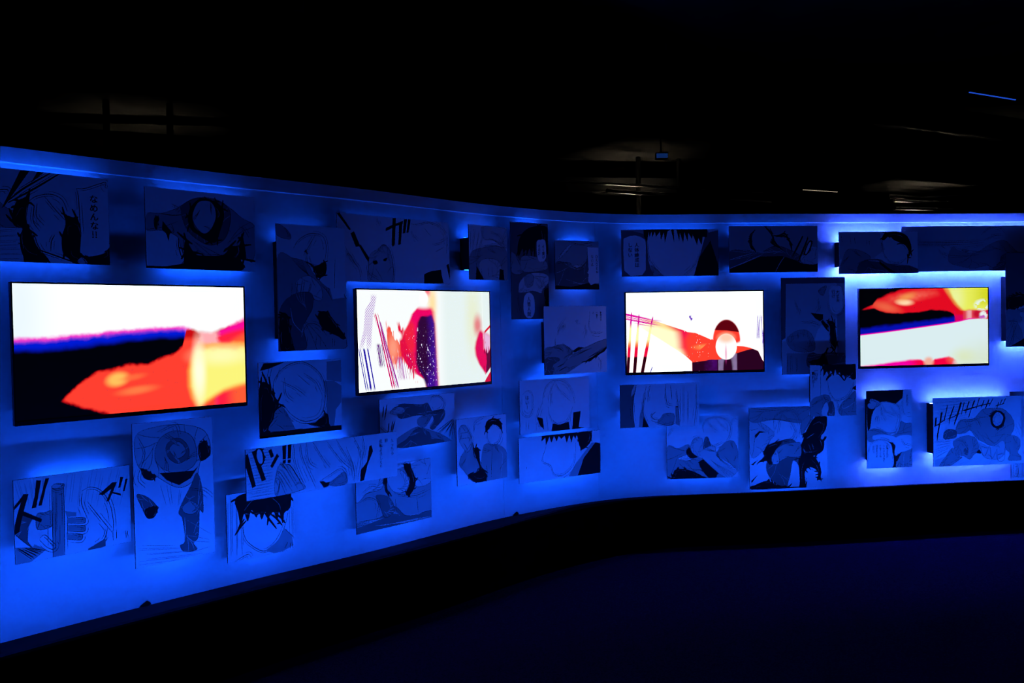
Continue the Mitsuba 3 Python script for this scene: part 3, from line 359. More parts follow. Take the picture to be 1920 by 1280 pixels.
    '錬': '+1,59 13,72 23,87 30,84 32,82 30,78 38,73 40,76 61,76 63,86 72,86 73,76 97,75 97,65 73,65 73,62 92,61 93,59 93,24 80,22 90,10 99,4 99,1 92,-5 82,2 73,12 71,-10 62,-10 61,11 43,-7 35,0 5,-7 3,3 18,8 12,7 9,8 5,28 11,32 4,33 4,42 5,43 18,43 18,49 5,50|-73,47 82,47 82,50 73,51|-73,37 73,32 82,33 82,37|-44,62 61,61 61,64 46,65|-53,47 61,47 61,50 53,51|-53,37 53,32 61,33 61,37|-37,12 41,12 44,9 54,22 43,22 41,24|-29,44 41,43 41,56 40,56 39,50 29,50|-24,69 19,61 34,61|-29,23 30,23 32,32 29,32|-13,31 17,19 18,18 18,32',
    '間': '+29,-5 29,38 31,40 70,40 71,2 82,2 82,43 53,44 52,81 93,82 94,-1 92,-6 85,-10 69,-10 65,-1 41,-1 39,-6|-64,54 81,53 82,57 64,58|-64,68 81,68 82,71 64,72|-40,26 59,25 59,29 41,29|-41,15 41,10 59,10 59,15|+7,80 8,82 47,81 47,44 19,43 19,-9 17,-10 7,-9|-19,54 36,54 36,57 19,58|-19,68 36,68 36,71 19,72',
    '離': '+4,69 5,77 22,78 21,84 29,87 35,78 54,76 54,68 50,67 50,58 62,86 72,83 79,85 87,67 97,66 96,56 84,56 84,47 96,45 95,37 84,36 84,27 95,26 96,17 94,16 84,16 84,7 97,6 98,-4 66,-5 64,-10 55,-9 55,43 50,46 49,37 35,36 34,34 51,34 53,32 52,-6 46,-9 35,-9 32,-1 37,2 33,6 16,3 15,-10 5,-10 5,33 23,34 24,36 8,37 8,67|-68,68 75,68 71,77 71,77|-66,7 73,6 73,16 66,16|-66,27 73,27 73,36 66,36|-66,48 73,47 73,56 66,56|-37,23 41,14 42,14 42,23|-37,57 38,55 39,55 39,59|-30,50 27,46 34,47|-26,67 30,63 32,67|-28,16 31,16 30,19 29,19|-18,54 23,56 19,60 18,59|-15,15 17,17 19,23 15,23',
}
def glyph(ch):
    parts, holes = [], []
    for ring in GLYPHS[ch].split('|'):
        p = [tuple(map(int, q.split(','))) for q in ring[1:].split(' ')]
        (holes if ring[0] == '-' else parts).append(Polygon(p).buffer(0))
    g = shapely.union_all(parts)
    return g.difference(shapely.union_all(holes)) if holes else g
GLYPH_SHAPES = {c: glyph(c) for c in GLYPHS}
def smooth_ring(p, closed=True, n=7):
    p = np.array(p, float)
    q = np.vstack([p[-1], p, p[0], p[1]]) if closed else np.vstack([2 * p[0] - p[1], p, 2 * p[-1] - p[-2]])
    out = []
    for i in range(1, len(q) - 2):
        for t in np.linspace(0, 1, n, endpoint=False):
            a, b, c, d = q[i - 1:i + 3]
            out.append(0.5 * (2 * b + (c - a) * t + (2 * a - 5 * b + 4 * c - d) * t * t + (3 * b - a - 3 * c + d) * t ** 3))
    if not closed: out.append(p[-1])
    return np.array(out)
def stroke(p, w):
    """a brush line that tapers at both ends; w in metres"""
    p = np.asarray(p); d = np.gradient(p, axis=0); L = np.linalg.norm(d, axis=1, keepdims=True); nrm = np.column_stack([d[:, 1], -d[:, 0]]) / np.maximum(L, 1e-9)
    t = np.linspace(0, 1, len(p))[:, None]; r = w / 2 * (0.35 + 0.65 * np.sin(np.pi * np.clip(t, .02, .98)) ** .5)
    return Polygon(np.vstack([p + nrm * r, (p - nrm * r)[::-1]])).buffer(0)
LINE = 0.0018                                      # metres per unit of line width
def print_layers(ops, w, h):
    """ops in thousandths of the panel, x to the right and y down -> tone -> shape in metres from the panel's top left corner"""
    layer = {}
    area = shapely.box(0, 0, w, h)
    def lay(tone, shape):
        shape = shape.intersection(area)
        for t in layer: layer[t] = layer[t].difference(shape)
        if tone != 'W': layer[tone] = layer.get(tone, Polygon()).union(shape)
    for op in filter(None, ops.split(';')):
        kind, tone, wd, *rest = op.split(' ')
        pts = np.array([[float(c) for c in q.split(',')] for q in rest]) * [w / 1000, h / 1000]
        if kind == 'b':
            ring = smooth_ring(pts); lay(tone, Polygon(ring).buffer(0))
            size = np.ptp(ring, axis=0).max(); c0 = ring.mean(0)
            if tone == 'K' and size > .05:                                            # brush flares along the edge, pale sheen strokes inside
                m = len(ring); tg = np.roll(ring, -1, 0) - np.roll(ring, 1, 0); tg /= np.maximum(np.linalg.norm(tg, axis=1, keepdims=True), 1e-9)
                for j in range(6 + int(size * 40)):
                    i0 = (j * 29 + 3) % m; out = ring[i0] - c0; out /= max(np.linalg.norm(out), 1e-9); ln = size * (.10 + .10 * ((j * 7) % 5) / 4)
                    sg = 1 if j % 2 else -1
                    lay('K', stroke(smooth_ring(np.array([ring[i0] - out * ln * .5, ring[i0] + tg[i0] * sg * ln * .4, ring[i0] + tg[i0] * sg * ln + out * ln * .35]), False, 6), .004 + .02 * size))
                for j in range(3 + int(size * 16)):
                    i0 = (j * 41 + 11) % m; a = ring[i0] + (c0 - ring[i0]) * .25; b2 = ring[(i0 + m // 9) % m]
                    lay('D' if j % 3 else 'M', stroke(smooth_ring(np.array([a, a + (b2 - a) * .5 + (c0 - a) * .1, b2 + (c0 - b2) * .35]), False, 6), .0018))
            if tone in 'DML':
                lay('K', stroke(np.vstack([ring, ring[:2]]), 0.0022))
                c, m = ring.mean(0), len(ring)                                        # a few fold lines inside the shape
                for j in range(5 + int(np.ptp(ring, axis=0).max() * 22)):
                    i0 = (j * 37 + m // 5) % m; a = ring[i0]; d = ring[(i0 + m // 7) % m]
                    p = np.array([a, a + (c - a) * .22 + (d - a) * .15, a + (c - a) * .40 + (d - a) * .5])
                    lay('K' if tone != 'D' else 'L', stroke(smooth_ring(p, False, 6), 0.0020))
        elif kind == 'p': lay(tone, Polygon(pts).buffer(0))
        elif kind == 'l':
            lay(tone, stroke(smooth_ring(pts, False, 6) if len(pts) > 2 else np.linspace(pts[0], pts[1], 8), float(wd) * LINE))
            if tone == 'K' and len(pts) > 2:                                          # thinner companion strokes beside a contour
                q = smooth_ring(pts, False, 6); t = np.gradient(q, axis=0); t /= np.maximum(np.linalg.norm(t, axis=1, keepdims=True), 1e-9); nn = np.column_stack([-t[:, 1], t[:, 0]])
                for off, a0, a1 in ((.008, .12, .62), (-.011, .45, .95), (.017, .55, .85)):
                    k0, k1 = int(a0 * len(q)), int(a1 * len(q)); 
                    if k1 - k0 > 2: lay('K', stroke((q + nn * off)[k0:k1], 0.0019))
        elif kind == 'h':
            wid, n = wd.split('/'); n = int(n); g = []
            for i in range(n):
                t = (i + 0.35 * math.sin(i * 2.7)) / max(n - 1, 1); a, b = pts[0] + (pts[2] - pts[0]) * t, pts[1] + (pts[3] - pts[1]) * t
                k0, k1 = 0.10 * (1 + math.sin(i * 5.1)), 0.10 * (1 + math.sin(i * 3.3))
                g.append(stroke(np.linspace(a + (b - a) * k0, b - (b - a) * k1, 6), float(wid) * LINE))
            lay(tone, shapely.union_all(g))
        elif kind == 't':
            step = float(wd) / 1000 * h if False else float(wd) / 1000; s = step / 104; g = []; y = pts[0][1]; i = 0
            while i < len(tone):
                pair = tone[i:i + 2] == '!!'; ch = tone[i]
                if pair:
                    for dx in (-18, 18): g.append(shapely.affinity.affine_transform(GLYPH_SHAPES['!'], [s, 0, 0, -s, pts[0][0] + (dx - 17) * s, y + 88 * s]))
                    i += 1
                else:
                    b = GLYPH_SHAPES[ch].bounds; g.append(shapely.affinity.affine_transform(GLYPH_SHAPES[ch], [s, 0, 0, -s, pts[0][0] - ((b[0] + b[2]) / 2 if ch == '!' else 50) * s, y + 88 * s]))
                y += step; i += 1
            lay('T', shapely.union_all(g))
    return layer
def flat(shape, w, h, y):
    """triangles of a shape, in the panel's own frame, at depth y"""
    ms = []
    for g in getattr(shape, 'geoms', [shape]):
        if g.geom_type != 'Polygon' or g.area < 4e-7: continue
        v, f = trimesh.creation.triangulate_polygon(g, engine='earcut')
        ms.append((v, f))
    if not ms: return None
    at = 0; V, F = [], []
    for v, f in ms: V.append(v); F.append(f + at); at += len(v)
    V, F = np.vstack(V), np.vstack(F)
    P = np.column_stack([V[:, 0] - w / 2, np.full(len(V), y), h / 2 - V[:, 1]])
    a, b, c = P[F[:, 0]], P[F[:, 1]], P[F[:, 2]]
    flip = np.cross(b - a, c - a)[:, 1] > 0; F[flip] = F[flip][:, ::-1]
    return trimesh.Trimesh(P, F, process=False)
TONES = {'K': ('black_print', 'ink_black', 'black printed areas and lines'), 'D': ('dark_grey_print', 'ink_dark', 'dark grey printed tone'), 'M': ('grey_print', 'ink_mid', 'mid grey printed tone'),
         'L': ('light_grey_print', 'ink_light', 'light grey printed tone'), 'T': ('lettering', 'ink_black', 'black vertical Japanese lettering')}
# x, y, height above the eye, yaw, width, height, distance of the print from the wall, LED levels (top, bottom),
# insets of the spacer box behind the board (top, bottom, left, right), label
PANELS = [
    (-1.8811, 3.2242, 0.4536, 0.815, 0.62, 0.356, 0.075, (1.95, 1.3), 0.05, 0.06, 0.09, 0.05, 'wide comic panel above the leftmost screen with a vertical なめんな!! speech scroll'),
    (-1.3836, 3.7332, 0.4439, 0.7838, 0.5046, 0.3491, 0.075, (1, 1.8), 0.05, 0.05, 0.09, 0.05, 'comic panel with a black ring shape, hung above the right end of the leftmost screen'),
    (-0.9771, 4.0807, 0.1945, 0.7432, 0.3759, 0.6122, 0.1, (0.8, 1.2), 0.08, 0.06, 0.03, 0.075, 'tall dim comic panel in the gap between the leftmost and second screens'),
    (-0.6158, 4.4914, 0.4098, 0.7925, 0.7558, 0.3509, 0.055, (0.3, 1.3), 0.05, 0.05, 0.09, 0.05, 'wide comic panel above the second screen with a bold black ガ sound letter'),
    (-0.13, 4.9336, 0.4242, 0.7452, 0.3011, 0.3214, 0.1, (1.2, 1.2), 0.075, 0.06, 0.008, 0.05, 'small comic panel on a black box at the upper right corner of the second screen'),
    (0.1225, 5.1987, 0.3292, 0.6424, 0.297, 0.6044, 0.06, (1.4, 0.8), 0.04, 0.05, 0.09, 0.05, 'narrow tall dark comic panel with a 人造人間 bubble, between the second and third screens'),
    (0.4369, 5.4134, 0.3752, 0.5347, 0.3476, 0.3179, 0.06, (1.4, 1), 0.04, 0.05, 0.09, 0.05, 'dark squarish comic panel with a ひとりじゃないよ bubble, right of the narrow tall panel'),
    (0.4166, 5.3659, -0.112, 0.5514, 0.4997, 0.4372, 0.09, (0.5, 1.2), 0.1, 0.075, 0.03, 0.05, 'squarish comic panel with a pale grey slanting band, left of the third screen'),
    (0.2714, 5.2883, -0.524, 0.5883, 0.555, 0.337, 0.075, (1, 1.2), 0.05, 0.05, 0.09, 0.05, 'comic panel with a small はい! bubble near the middle of the wall'),
    (0.3014, 5.3088, -0.8575, 0.554, 0.6396, 0.2841, 0.075, (0.8, 1.3), 0.05, 0.05, 0.09, 0.05, 'comic panel directly below the はい! panel, with a black mass at its right'),
    (-0.1876, 4.8922, -0.7409, 0.7594, 0.3933, 0.3876, 0.09, (0.7, 1), 0.06, 0.06, 0.09, 0.05, 'small upright comic panel below the right corner of the second screen'),
    (-1.0385, 4.0583, -0.3421, 0.7375, 0.4448, 0.3608, 0.075, (0.8, 1.5), 0.05, 0.05, 0.09, 0.05, 'comic panel with a black bottom band, between the lower corners of the first two screens'),
    (-0.5274, 4.5932, -0.5312, 0.8077, 0.5392, 0.2788, 0.05, (0.6, 1.2), 0.04, 0.05, 0.09, 0.05, 'comic panel just below the second screen, its corner hidden by the パン!! panel'),
    (-0.937, 4.1174, -0.6828, 0.7469, 0.8488, 0.2395, 0.1, (1.6, 0.8), 0.05, 0.085, 0.09, 0.27, 'long comic panel with bold black パン!! letters, lower left part of the wall'),
    (-1.2122, 3.925, -0.9265, 0.7536, 0.3406, 0.3179, 0.055, (0.3, 1), 0.05, 0.05, 0.09, 0.05, 'comic panel with a spiky black top, tucked under the left end of the パン!! panel'),
    (-0.6475, 4.4513, -0.9125, 0.798, 0.5062, 0.3341, 0.06, (0.5, 1.2), 0.05, 0.06, 0.09, 0.05, 'grey comic panel tucked under the right end of the パン!! panel'),
    (-1.7811, 3.3302, -0.7303, 0.8213, 0.4395, 0.3267, 0.075, (1.5, 1.9), 0.04, 0.1, 0.09, 0.05, 'comic panel with two bold black ズ sound letters at the lower left'),
    (-1.4888, 3.6083, -0.7019, 0.774, 0.3495, 0.6162, 0.09, (0.7, 1.6), 0.05, 0.05, 0.09, 0.05, 'tall comic panel below the leftmost screen, right of the ズ panel'),
    (1.0844, 5.6152, 0.4609, 0.103, 0.674, 0.3163, 0.075, (1, 1.2), 0.05, 0.05, 0.03, 0.03, 'comic panel with a long 人体錬成はしない bubble, above the third screen'),
    (1.8112, 5.6956, 0.4791, 0.1204, 0.6362, 0.317, 0.06, (1, 1), 0.05, 0.05, 0.03, 0.03, 'dark comic panel with thin pale streaks, above the right corner of the third screen'),
    (2.0981, 5.7431, -0.0529, 0.1377, 0.4701, 0.6697, 0.05, (0.5, 1.2), 0.05, 0.05, 0.03, 0.03, 'tall comic panel with a black curved shape, between the third and rightmost screens'),
    (2.2118, 5.6986, -0.5006, 0.1409, 0.3394, 0.3546, 0.11, (0.6, 0.8), 0.085, 0.09, 0.05, 0.05, 'small comic panel overlapping the tall panel and the square panel, left below the rightmost screen'),
    (1.8985, 5.6963, -0.8908, 0.1159, 0.5645, 0.5659, 0.07, (0.8, 1), 0.05, 0.05, 0.03, 0.03, 'square comic panel with large black cloth shapes, lowest beside the small overlapping panel'),
    (1.2937, 5.6527, -0.8706, 0.0754, 0.5006, 0.4272, 0.055, (0.8, 1), 0.05, 0.05, 0.03, 0.03, 'comic panel second from left in the bottom row under the third screen, partly covered'),
    (0.9943, 5.5883, -0.5722, 0.1463, 0.5557, 0.2932, 0.09, (1.2, 1), 0.085, 0.12, 0.03, 0.03, 'comic panel with a black left band, just below the third screen'),
    (2.6356, 5.7808, -0.7877, 0.1427, 0.3414, 0.5454, 0.09, (7, 7), 0.065, 0.05, 0.04, 0.05, 'upright comic panel with a 大丈夫よ bubble, below the rightmost screen'),
    (3.2949, 5.8543, -0.8236, 0.1076, 0.67, 0.4857, 0.1, (8, 8), 0.042, 0.09, 0.008, 0.085, 'comic panel with a row of black slash-like sound letters, lower right'),
    (3.7975, 5.9312, -0.7321, 0.0327, 0.4599, 0.3539, 0.055, (0.5, 0.5), 0.05, 0.05, 0.03, 0.03, 'grey comic panel mostly hidden behind the slash-letter panel at the right edge'),
    (3.7587, 5.9302, -1.1242, 0.0378, 0.3705, 0.1018, 0.055, (0.5, 0.5), 0.03, 0.03, 0.03, 0.03, 'low comic panel peeking out below the slash-letter panel at the right edge'),
    (2.563, 5.7601, 0.4469, 0.1404, 0.59, 0.2903, 0.1, (13, 24), 0.067, 0.05, 0.02, 0.135, 'comic panel with a small black cap shape, above the left corner of the rightmost screen'),
    (3.3558, 5.9003, 0.4739, 0.099, 1.1949, 0.3195, 0.06, (7, 15), 0.05, 0.05, 0.03, 0.03, 'very wide comic panel along the top right, above the rightmost screen'),
    (3.6952, 5.893, 0.1029, 0.0414, 0.3488, 0.6675, 0.09, (3, 9), 0.165, 0.04, 0.02, 0.008, 'tall dark comic panel at the right edge beside the rightmost screen'),
]
ART = [
    'b M 0 277,247 385,414 458,471 487,553 495,621 355,638 250,635;h M 1.2/14 270,666 460,608 307,997 494,983;b K 0 446,361 505,292 513,325 503,430 503,551 530,677 559,822 616,992 511,1008 469,890 462,728 477,640 433,611 422,519;p K 0 476,5 530,-2 385,405 367,434;p K 0 573,2 614,-3 534,131;l K 4 707,-9 547,198 403,369;l K 4 651,-2 493,199 407,342;l K 2 276,272 388,227 409,248;l K 1.6 513,342 568,268 647,236 712,283 743,411;l K 1.6 549,371 541,545 576,654;l K 1.6 610,265 672,404 732,520;l K 1.6 567,350 560,491 604,589;l K 2 544,684 564,812 599,914;l K 2 663,688 643,761 637,867;b K 0 732,466 766,470 809,509 824,643 820,860 863,910 962,866 996,798 1035,757 1031,999 805,1014 739,938 707,870 705,701 728,574;b L 0 796,961 826,922 860,983 835,1012 806,996;p W 0 802,146 859,131 980,40 982,95 999,106 985,651 996,798 957,861 861,906 813,869 824,643 812,329 811,185;l K 1.6 802,146 859,131 980,40 982,95 999,106;l K 1.6 802,146 813,239 817,463 823,688;t なめんな!! 36.3 907,197;l K 3 452,797 600,879 758,973 810,1005',
    'b M 0 15,336 87,319 141,313 209,278 284,225 400,111 504,70 635,80 755,166 877,293 1002,394 1004,680 965,874 902,811 853,843 846,994 320,1009 335,856 300,733 277,609 228,560 192,546 113,527 5,528;b D 0 310,222 400,120 504,79 662,104 761,212 750,438 686,611 558,677 429,596 343,460;b K 0 321,911 339,640 425,796 516,817 682,797 759,680 842,655 873,501 909,820 853,843 843,994 319,1014;b K 0 504,79 628,108 694,193 701,312 668,464 618,635 539,623 456,557 393,491 367,367 385,239 438,133;b L 0 464,139 562,108 614,175 624,321 575,473 508,534 438,450 409,318;p K 0 146,409 229,551 204,562 193,661 173,565 137,516;b K 0 74,382 110,378 95,520 72,487;l K 3 277,609 281,734 304,858;p K 0 -3,972 165,972 321,929 319,1018 -4,1016;l K 1.5 223,188 284,225 259,272;l K 1.5 847,409 895,442 942,552',
    'b M 0 11,6 120,30 199,84 177,119 7,91;b M 0 -1,284 232,267 418,297 520,389 709,493 995,575 982,986 -3,1001;l K 1.6 236,186 321,114 491,62 662,79 712,172 674,315;l K 1.6 378,240 466,156 555,71;l K 1.6 422,192 439,297 586,335 685,291;b K 0 422,204 440,273 523,324 696,291 692,386 583,417 521,365;p W 0 767,182 856,150 944,177 924,382 972,575 793,588 753,504;l K 1.3 841,240 823,504;b L 0 265,451 455,402 623,494 618,600 448,577 303,543;h K 1.4/5 286,439 261,555 517,448 448,565;b D 0 21,682 220,555 471,542 487,659 354,810 388,974 200,1003 1,1001;b K 0 570,706 701,695 872,816 980,914 781,875 609,813;b K 0 25,727 131,716 165,855 200,994 28,996;l L 2 174,659 210,774 331,857;l K 1.6 330,868 418,788 566,801 692,885;h K 1.2/6 414,881 388,974 958,901 955,986',
    'p K 0 0,16 24,3 113,236 98,247;p K 0 107,290 137,259 185,467 149,489;p K 0 174,468 190,449 278,692 349,833 353,887 327,916 228,643;b L 0 269,584 327,506 385,435 432,485 457,640 466,778 458,992 259,1002 252,749;b K 0 288,691 319,670 329,715 303,736;b K 0 382,646 414,625 403,672 382,674;l K 1.6 289,600 342,513 380,426 432,485 457,640 465,825 458,992;l K 1.6 61,490 89,585 127,705 170,809 183,979;l K 1.6 64,640 84,594 113,636 146,757;l K 1.6 247,731 255,875 336,971;l K 1.5 622,76 707,63 788,17 892,54 962,190 972,356 971,494;l K 1.3 763,131 820,239;l K 1.3 830,373 919,323 961,279;l K 1.3 863,486 948,398;l K 1.3 638,169 659,260 698,331;l K 1.3 328,4 342,84 357,145;p K 0 748,853 813,801 913,769 918,852 937,988 746,1002;p K 0 968,691 990,670 1003,787 1002,936 987,848;p K 0 469,8 498,5 484,414 465,449 455,417;p K 0 407,170 458,121 562,34 561,81 490,134 406,221;p K 0 526,87 556,68 538,398 515,420;p K 0 571,9 600,5 581,222 557,235;p K 0 608,3 633,7 611,208 592,220',
    'b L 0 356,25 994,42 985,382 625,259 389,244;b M 0 35,534 346,411 742,365 982,467 968,1006 408,989 4,998;b L 0 260,690 497,599 794,672 805,981 330,991;p K 0 182,747 369,990 156,1000;p K 0 791,784 891,810 907,993 765,987;l K 1.5 376,24 350,246 227,499 182,747;l K 1.5 229,444 425,366 782,363 921,470;l K 1.5 550,96 787,167 944,384;h K 1.2/5 48,71 36,507 317,55 189,473;h K 1.2/4 297,771 330,963 791,756 786,953',
    'p D 0 -3,10 1028,-19 980,1005 -20,999;b M 0 13,312 278,422 273,528 4,514;b K 0 592,39 1003,44 1013,294 947,304 931,179 736,175 670,201 641,350 581,269 535,344 496,271 407,346 411,264 324,339 306,274 198,350 182,236 313,111;b M 0 281,356 663,350 900,379 984,462 764,498 295,503;b L 0 181,699 227,609 484,525 936,529 998,612 842,688 774,730 560,706 368,723 180,724;b M 0 352,633 355,559 484,525 589,557 563,640 434,673;l K 1.5 611,549 802,613 887,646;l K 1.5 630,598 756,672 842,688;l K 1.5 611,549 935,562;l K 1.5 159,724 194,862 229,1001;b W 0 691,201 801,170 920,184 939,346 834,397 716,374;t よく聞け 23.0 868,218;t その力 23.0 751,220;b W 0 324,780 453,723 589,780 592,937 461,994 316,936;t 人造人間 30.8 451,768;b K 0 863,704 995,695 998,863 900,846',
    'p M 0 3,15 1020,-24 1001,1001 -16,1006;b D 0 12,470 260,464 402,558 546,588 677,455 753,322 762,813 796,1002 -16,1006;p K 0 -15,918 358,948 761,863 910,878 1003,893 1001,1004 -16,1009;b L 0 49,373 194,208 321,91 374,106 228,272 66,405;l K 2.2 47,485 189,450 332,463 402,542 547,563 658,471 715,405;b L 0 421,509 566,490 547,547 456,557;l K 1.5 304,19 520,68 758,43 889,5;l K 1.5 737,191 752,387 621,521;p W 0 738,126 1017,124 994,860 891,870 807,911 744,830 756,682 719,650 757,617;t ひとりじゃ 25.1 955,275;t ないよ 25.1 847,278',
    'b M 0 6,637 128,592 303,565 444,678 371,758 164,988 -1,983;b M 0 164,988 389,759 663,611 1000,503 997,639 752,775 567,859 313,996;b D 0 3,783 125,740 238,777 140,855 120,986 -1,983;p K 0 365,600 444,661 535,606 626,618 471,692;b K 0 677,814 808,735 988,631 997,648 845,753 705,823;l K 1.5 200,430 229,332 346,168;l K 1.5 219,364 309,275 290,366;l K 1.5 488,212 524,246 543,188;l K 1.5 651,274 658,375 629,475;l K 1.5 277,539 391,626 443,703;l K 1.5 174,462 172,561 136,592;l K 3 192,891 316,839;l K 3 217,950 342,890;l K 1.6 32,638 128,596 241,621 293,672;l K 1.6 845,762 890,832 888,976;h K 1.3/6 321,566 372,717 480,688 425,719;b W 0 737,47 980,49 984,297 926,398 842,422 759,377 728,292;l K 1.3 723,81 723,309 768,394 851,422 945,390;t 賢者の石 15.3 908,83;t 一緒だ 15.7 843,82;t よ 15.7 783,81',
    'l K 1.5 317,468 329,293 378,122 494,31 648,96 743,285 780,495;l K 1.5 494,57 434,254 430,532;l K 1.5 494,57 587,269 721,463;l K 1.3 273,940 239,735 308,442;l K 1.3 371,701 386,981;l K 1.3 708,745 734,1006;p K 0 230,696 314,732 330,948 274,865;p K 0 433,1001 454,852 559,891 687,845 704,1027;p K 0 758,674 868,666 834,968 998,1023 998,1044 734,1026;l K 1.6 392,527 427,734 540,876 677,818 749,569;p W 0 34,262 117,192 180,278 176,552 110,663 30,559;l K 1.3 34,262 117,192 180,278 176,552 110,663 30,559 34,262;t はい! 30.0 101,282;h K 1/4 9,729 6,939 201,755 199,954',
    'p K 0 276,-25 709,-2 683,147 658,65 632,228 608,40 574,216 550,44 509,112 477,39 451,160 420,33 386,177 363,37 321,224 315,43 266,123;b K 0 709,14 879,25 877,248 773,412 732,310 716,153;p M 0 885,281 937,276 805,635 708,1013 591,983 686,700;p K 0 937,276 1003,321 996,1024 703,1005 788,600;l K 1.6 321,254 278,544 373,686 412,877 501,945 592,861 669,665 687,240;l K 1.3 88,647 84,706;h K 1/3 788,570 752,808 823,546 786,878',
    'b M 0 533,447 696,446 861,486 999,628 989,1017 519,1000 472,727;b M 0 110,518 296,379 345,507 446,723 547,942 307,969 129,782 42,670;b K 0 332,505 425,476 459,725 550,860 560,985 346,985 205,853 376,836 431,762;b K 0 567,184 597,84 734,46 885,112 909,261 841,191 732,139 648,192 579,247;l K 1.5 593,207 616,375 737,467 864,402 896,239;b L 0 40,270 69,113 172,104 273,255 296,379 214,511 88,395;l K 1.5 39,290 56,132 172,104 259,254 296,359 162,504;l K 1.3 67,213 222,209;l K 1.3 77,294 245,293;l K 1.3 325,240 355,102 544,18;l K 1.3 696,466 669,960;l W 1.2 873,571 913,660 863,988',
    'p M 0 766,296 906,306 999,378 994,611 921,708 892,962 798,977 808,517;p M 0 818,31 1007,16 1000,326 812,287;b K 0 5,323 105,283 165,434 226,562 170,703 91,938 -3,974;p K 0 -9,974 -2,902 112,929 987,935 990,1013 -4,998;b M 0 182,656 268,616 373,800 525,918 113,916 159,751;b K 0 482,862 662,858 803,747 822,928 706,927;p W 0 372,825 438,807 661,922 414,924;p K 0 16,107 59,13 303,8 216,47 110,89;l K 1.8 165,434 180,240 301,76 500,13 678,125 777,309 783,591 709,787 527,830 374,726 269,566;l K 1.4 254,258 426,370 557,494;l K 1.4 519,165 674,302 750,486;l K 1.4 298,224 315,447 400,554;l K 1.4 452,185 605,347;h K 1.2/4 59,37 22,301 238,48 169,288',
    'b M 0 199,809 443,623 529,640 630,701 816,842 986,1045 985,1087 222,970;b D 0 247,132 416,150 549,181 618,162 670,302 689,428 479,380 282,413 219,323;b D 0 684,345 845,332 850,488 749,643 685,712 645,643 702,512;b D 0 222,970 341,820 449,664 542,663 636,763 676,873 829,989;b L 0 131,259 195,173 272,176 323,253 283,315 156,302;l K 1.5 131,259 208,175 285,188;l K 1.6 666,129 688,41 758,21 827,92 854,210 802,335 718,341 678,233;b M 0 478,490 532,420 683,386 584,631 503,595;h K 2.2/9 712,779 993,525 987,983 992,587;h K 4/2 52,120 36,368 89,107 54,419;h K 4/3 116,450 100,670 198,437 157,672;h K 1.4/6 -3,476 199,809 -5,638 197,955',
    'h M 1.2/34 1,20 176,-15 -1,977 164,970;l K 1.5 289,14 301,417 361,941;l K 1.5 331,5 349,354 425,975;l K 1.5 368,3 386,405 439,567;l K 1.5 411,2 484,414 522,589;l K 1.5 498,2 596,464 674,714;l K 1.5 565,11 653,525 679,931;l K 1.5 686,3 735,401 708,946;l K 1.5 750,10 760,267 740,529;l K 1.5 632,196 681,628 684,970;b M 0 513,935 553,832 617,722 636,874 626,976 558,993;p K 0 448,840 475,845 492,889 519,877 508,967 477,986;l K 1.5 453,834 521,728 589,638 622,760 635,945;p K 0 796,245 811,233 822,365 781,638 752,968 725,982 730,741 776,581;b L 0 171,641 198,387 239,389 270,437 330,789 350,936 214,998 169,956;l K 1.5 176,610 197,520 276,964;l K 1.5 198,387 219,379 308,913;l K 1.5 239,397 270,453 350,936;l K 1.5 165,771 176,643 196,687 235,1009;p K 0 1,100 13,81 56,731 34,760 -1,327;p K 0 36,51 59,28 116,630 91,658;b K 0 110,160 110,230 106,290 99,330 89,344 78,330 68,291 60,231 56,162 55,92 59,32 67,-8 76,-22 87,-9 98,30 106,89;b W 0 99,160 100,217 98,264 94,296 88,308 81,297 74,265 69,217 66,161 66,105 67,57 72,25 78,14 84,25 91,56 96,104;p K 0 134,67 153,42 167,189 149,223;p K 0 185,147 198,203 155,428 143,378;p K 0 219,7 243,4 239,279 220,282;p K 0 254,-1 276,0 270,281 250,279;p K 0 219,299 239,296 237,363 220,363;p K 0 250,301 270,301 267,368 250,369;p W 0 828,21 1008,-5 1001,1000 839,976 825,859;t 入ったら 22.0 963,146;t 即 22.0 920,129;t 反転よろしく!! 21.8 879,132',
    'h M 2.2/7 22,36 4,973 232,18 235,944;h M 2/3 930,332 930,899 996,343 993,913;b K 0 124,108 259,22 894,43 960,280 914,386 856,403 823,567 771,388 739,522 687,372 601,440 562,350 505,450 466,332 424,407 359,285 301,439 251,320 194,473 160,276;l K 1.8 221,478 268,705 426,876 561,933 732,829 850,628 913,414;p M 0 850,656 961,792 987,940 727,1025 548,930 732,829;l K 1.6 850,656 1004,829;h K 1.5/3 842,966 902,865 1000,985 959,877;l K 1.4 102,996 289,929 341,995',
    'p M 0 8,162 1010,17 995,1000 0,999;b L 0 8,176 353,123 325,351 137,394 2,504;b L 0 672,101 827,12 1010,17 1003,388 794,432 746,208;b K 0 352,181 400,162 397,368 431,465 372,421;b K 0 623,61 699,46 783,338 715,535 640,516 706,320;l K 1.6 351,240 426,79 549,16 673,71 770,305;b L 0 400,192 572,110 694,318 615,480 468,430;b D 0 15,822 293,813 488,688 658,883 995,882 995,1000 0,999;b D 0 252,451 418,521 487,747 364,833 296,638;l K 1.5 43,514 159,457 274,573 246,800;l K 1.5 492,480 765,577 988,524;l K 1.5 502,572 511,783;l K 1.4 791,584 812,864;l K 1.4 68,377 185,289 301,346',
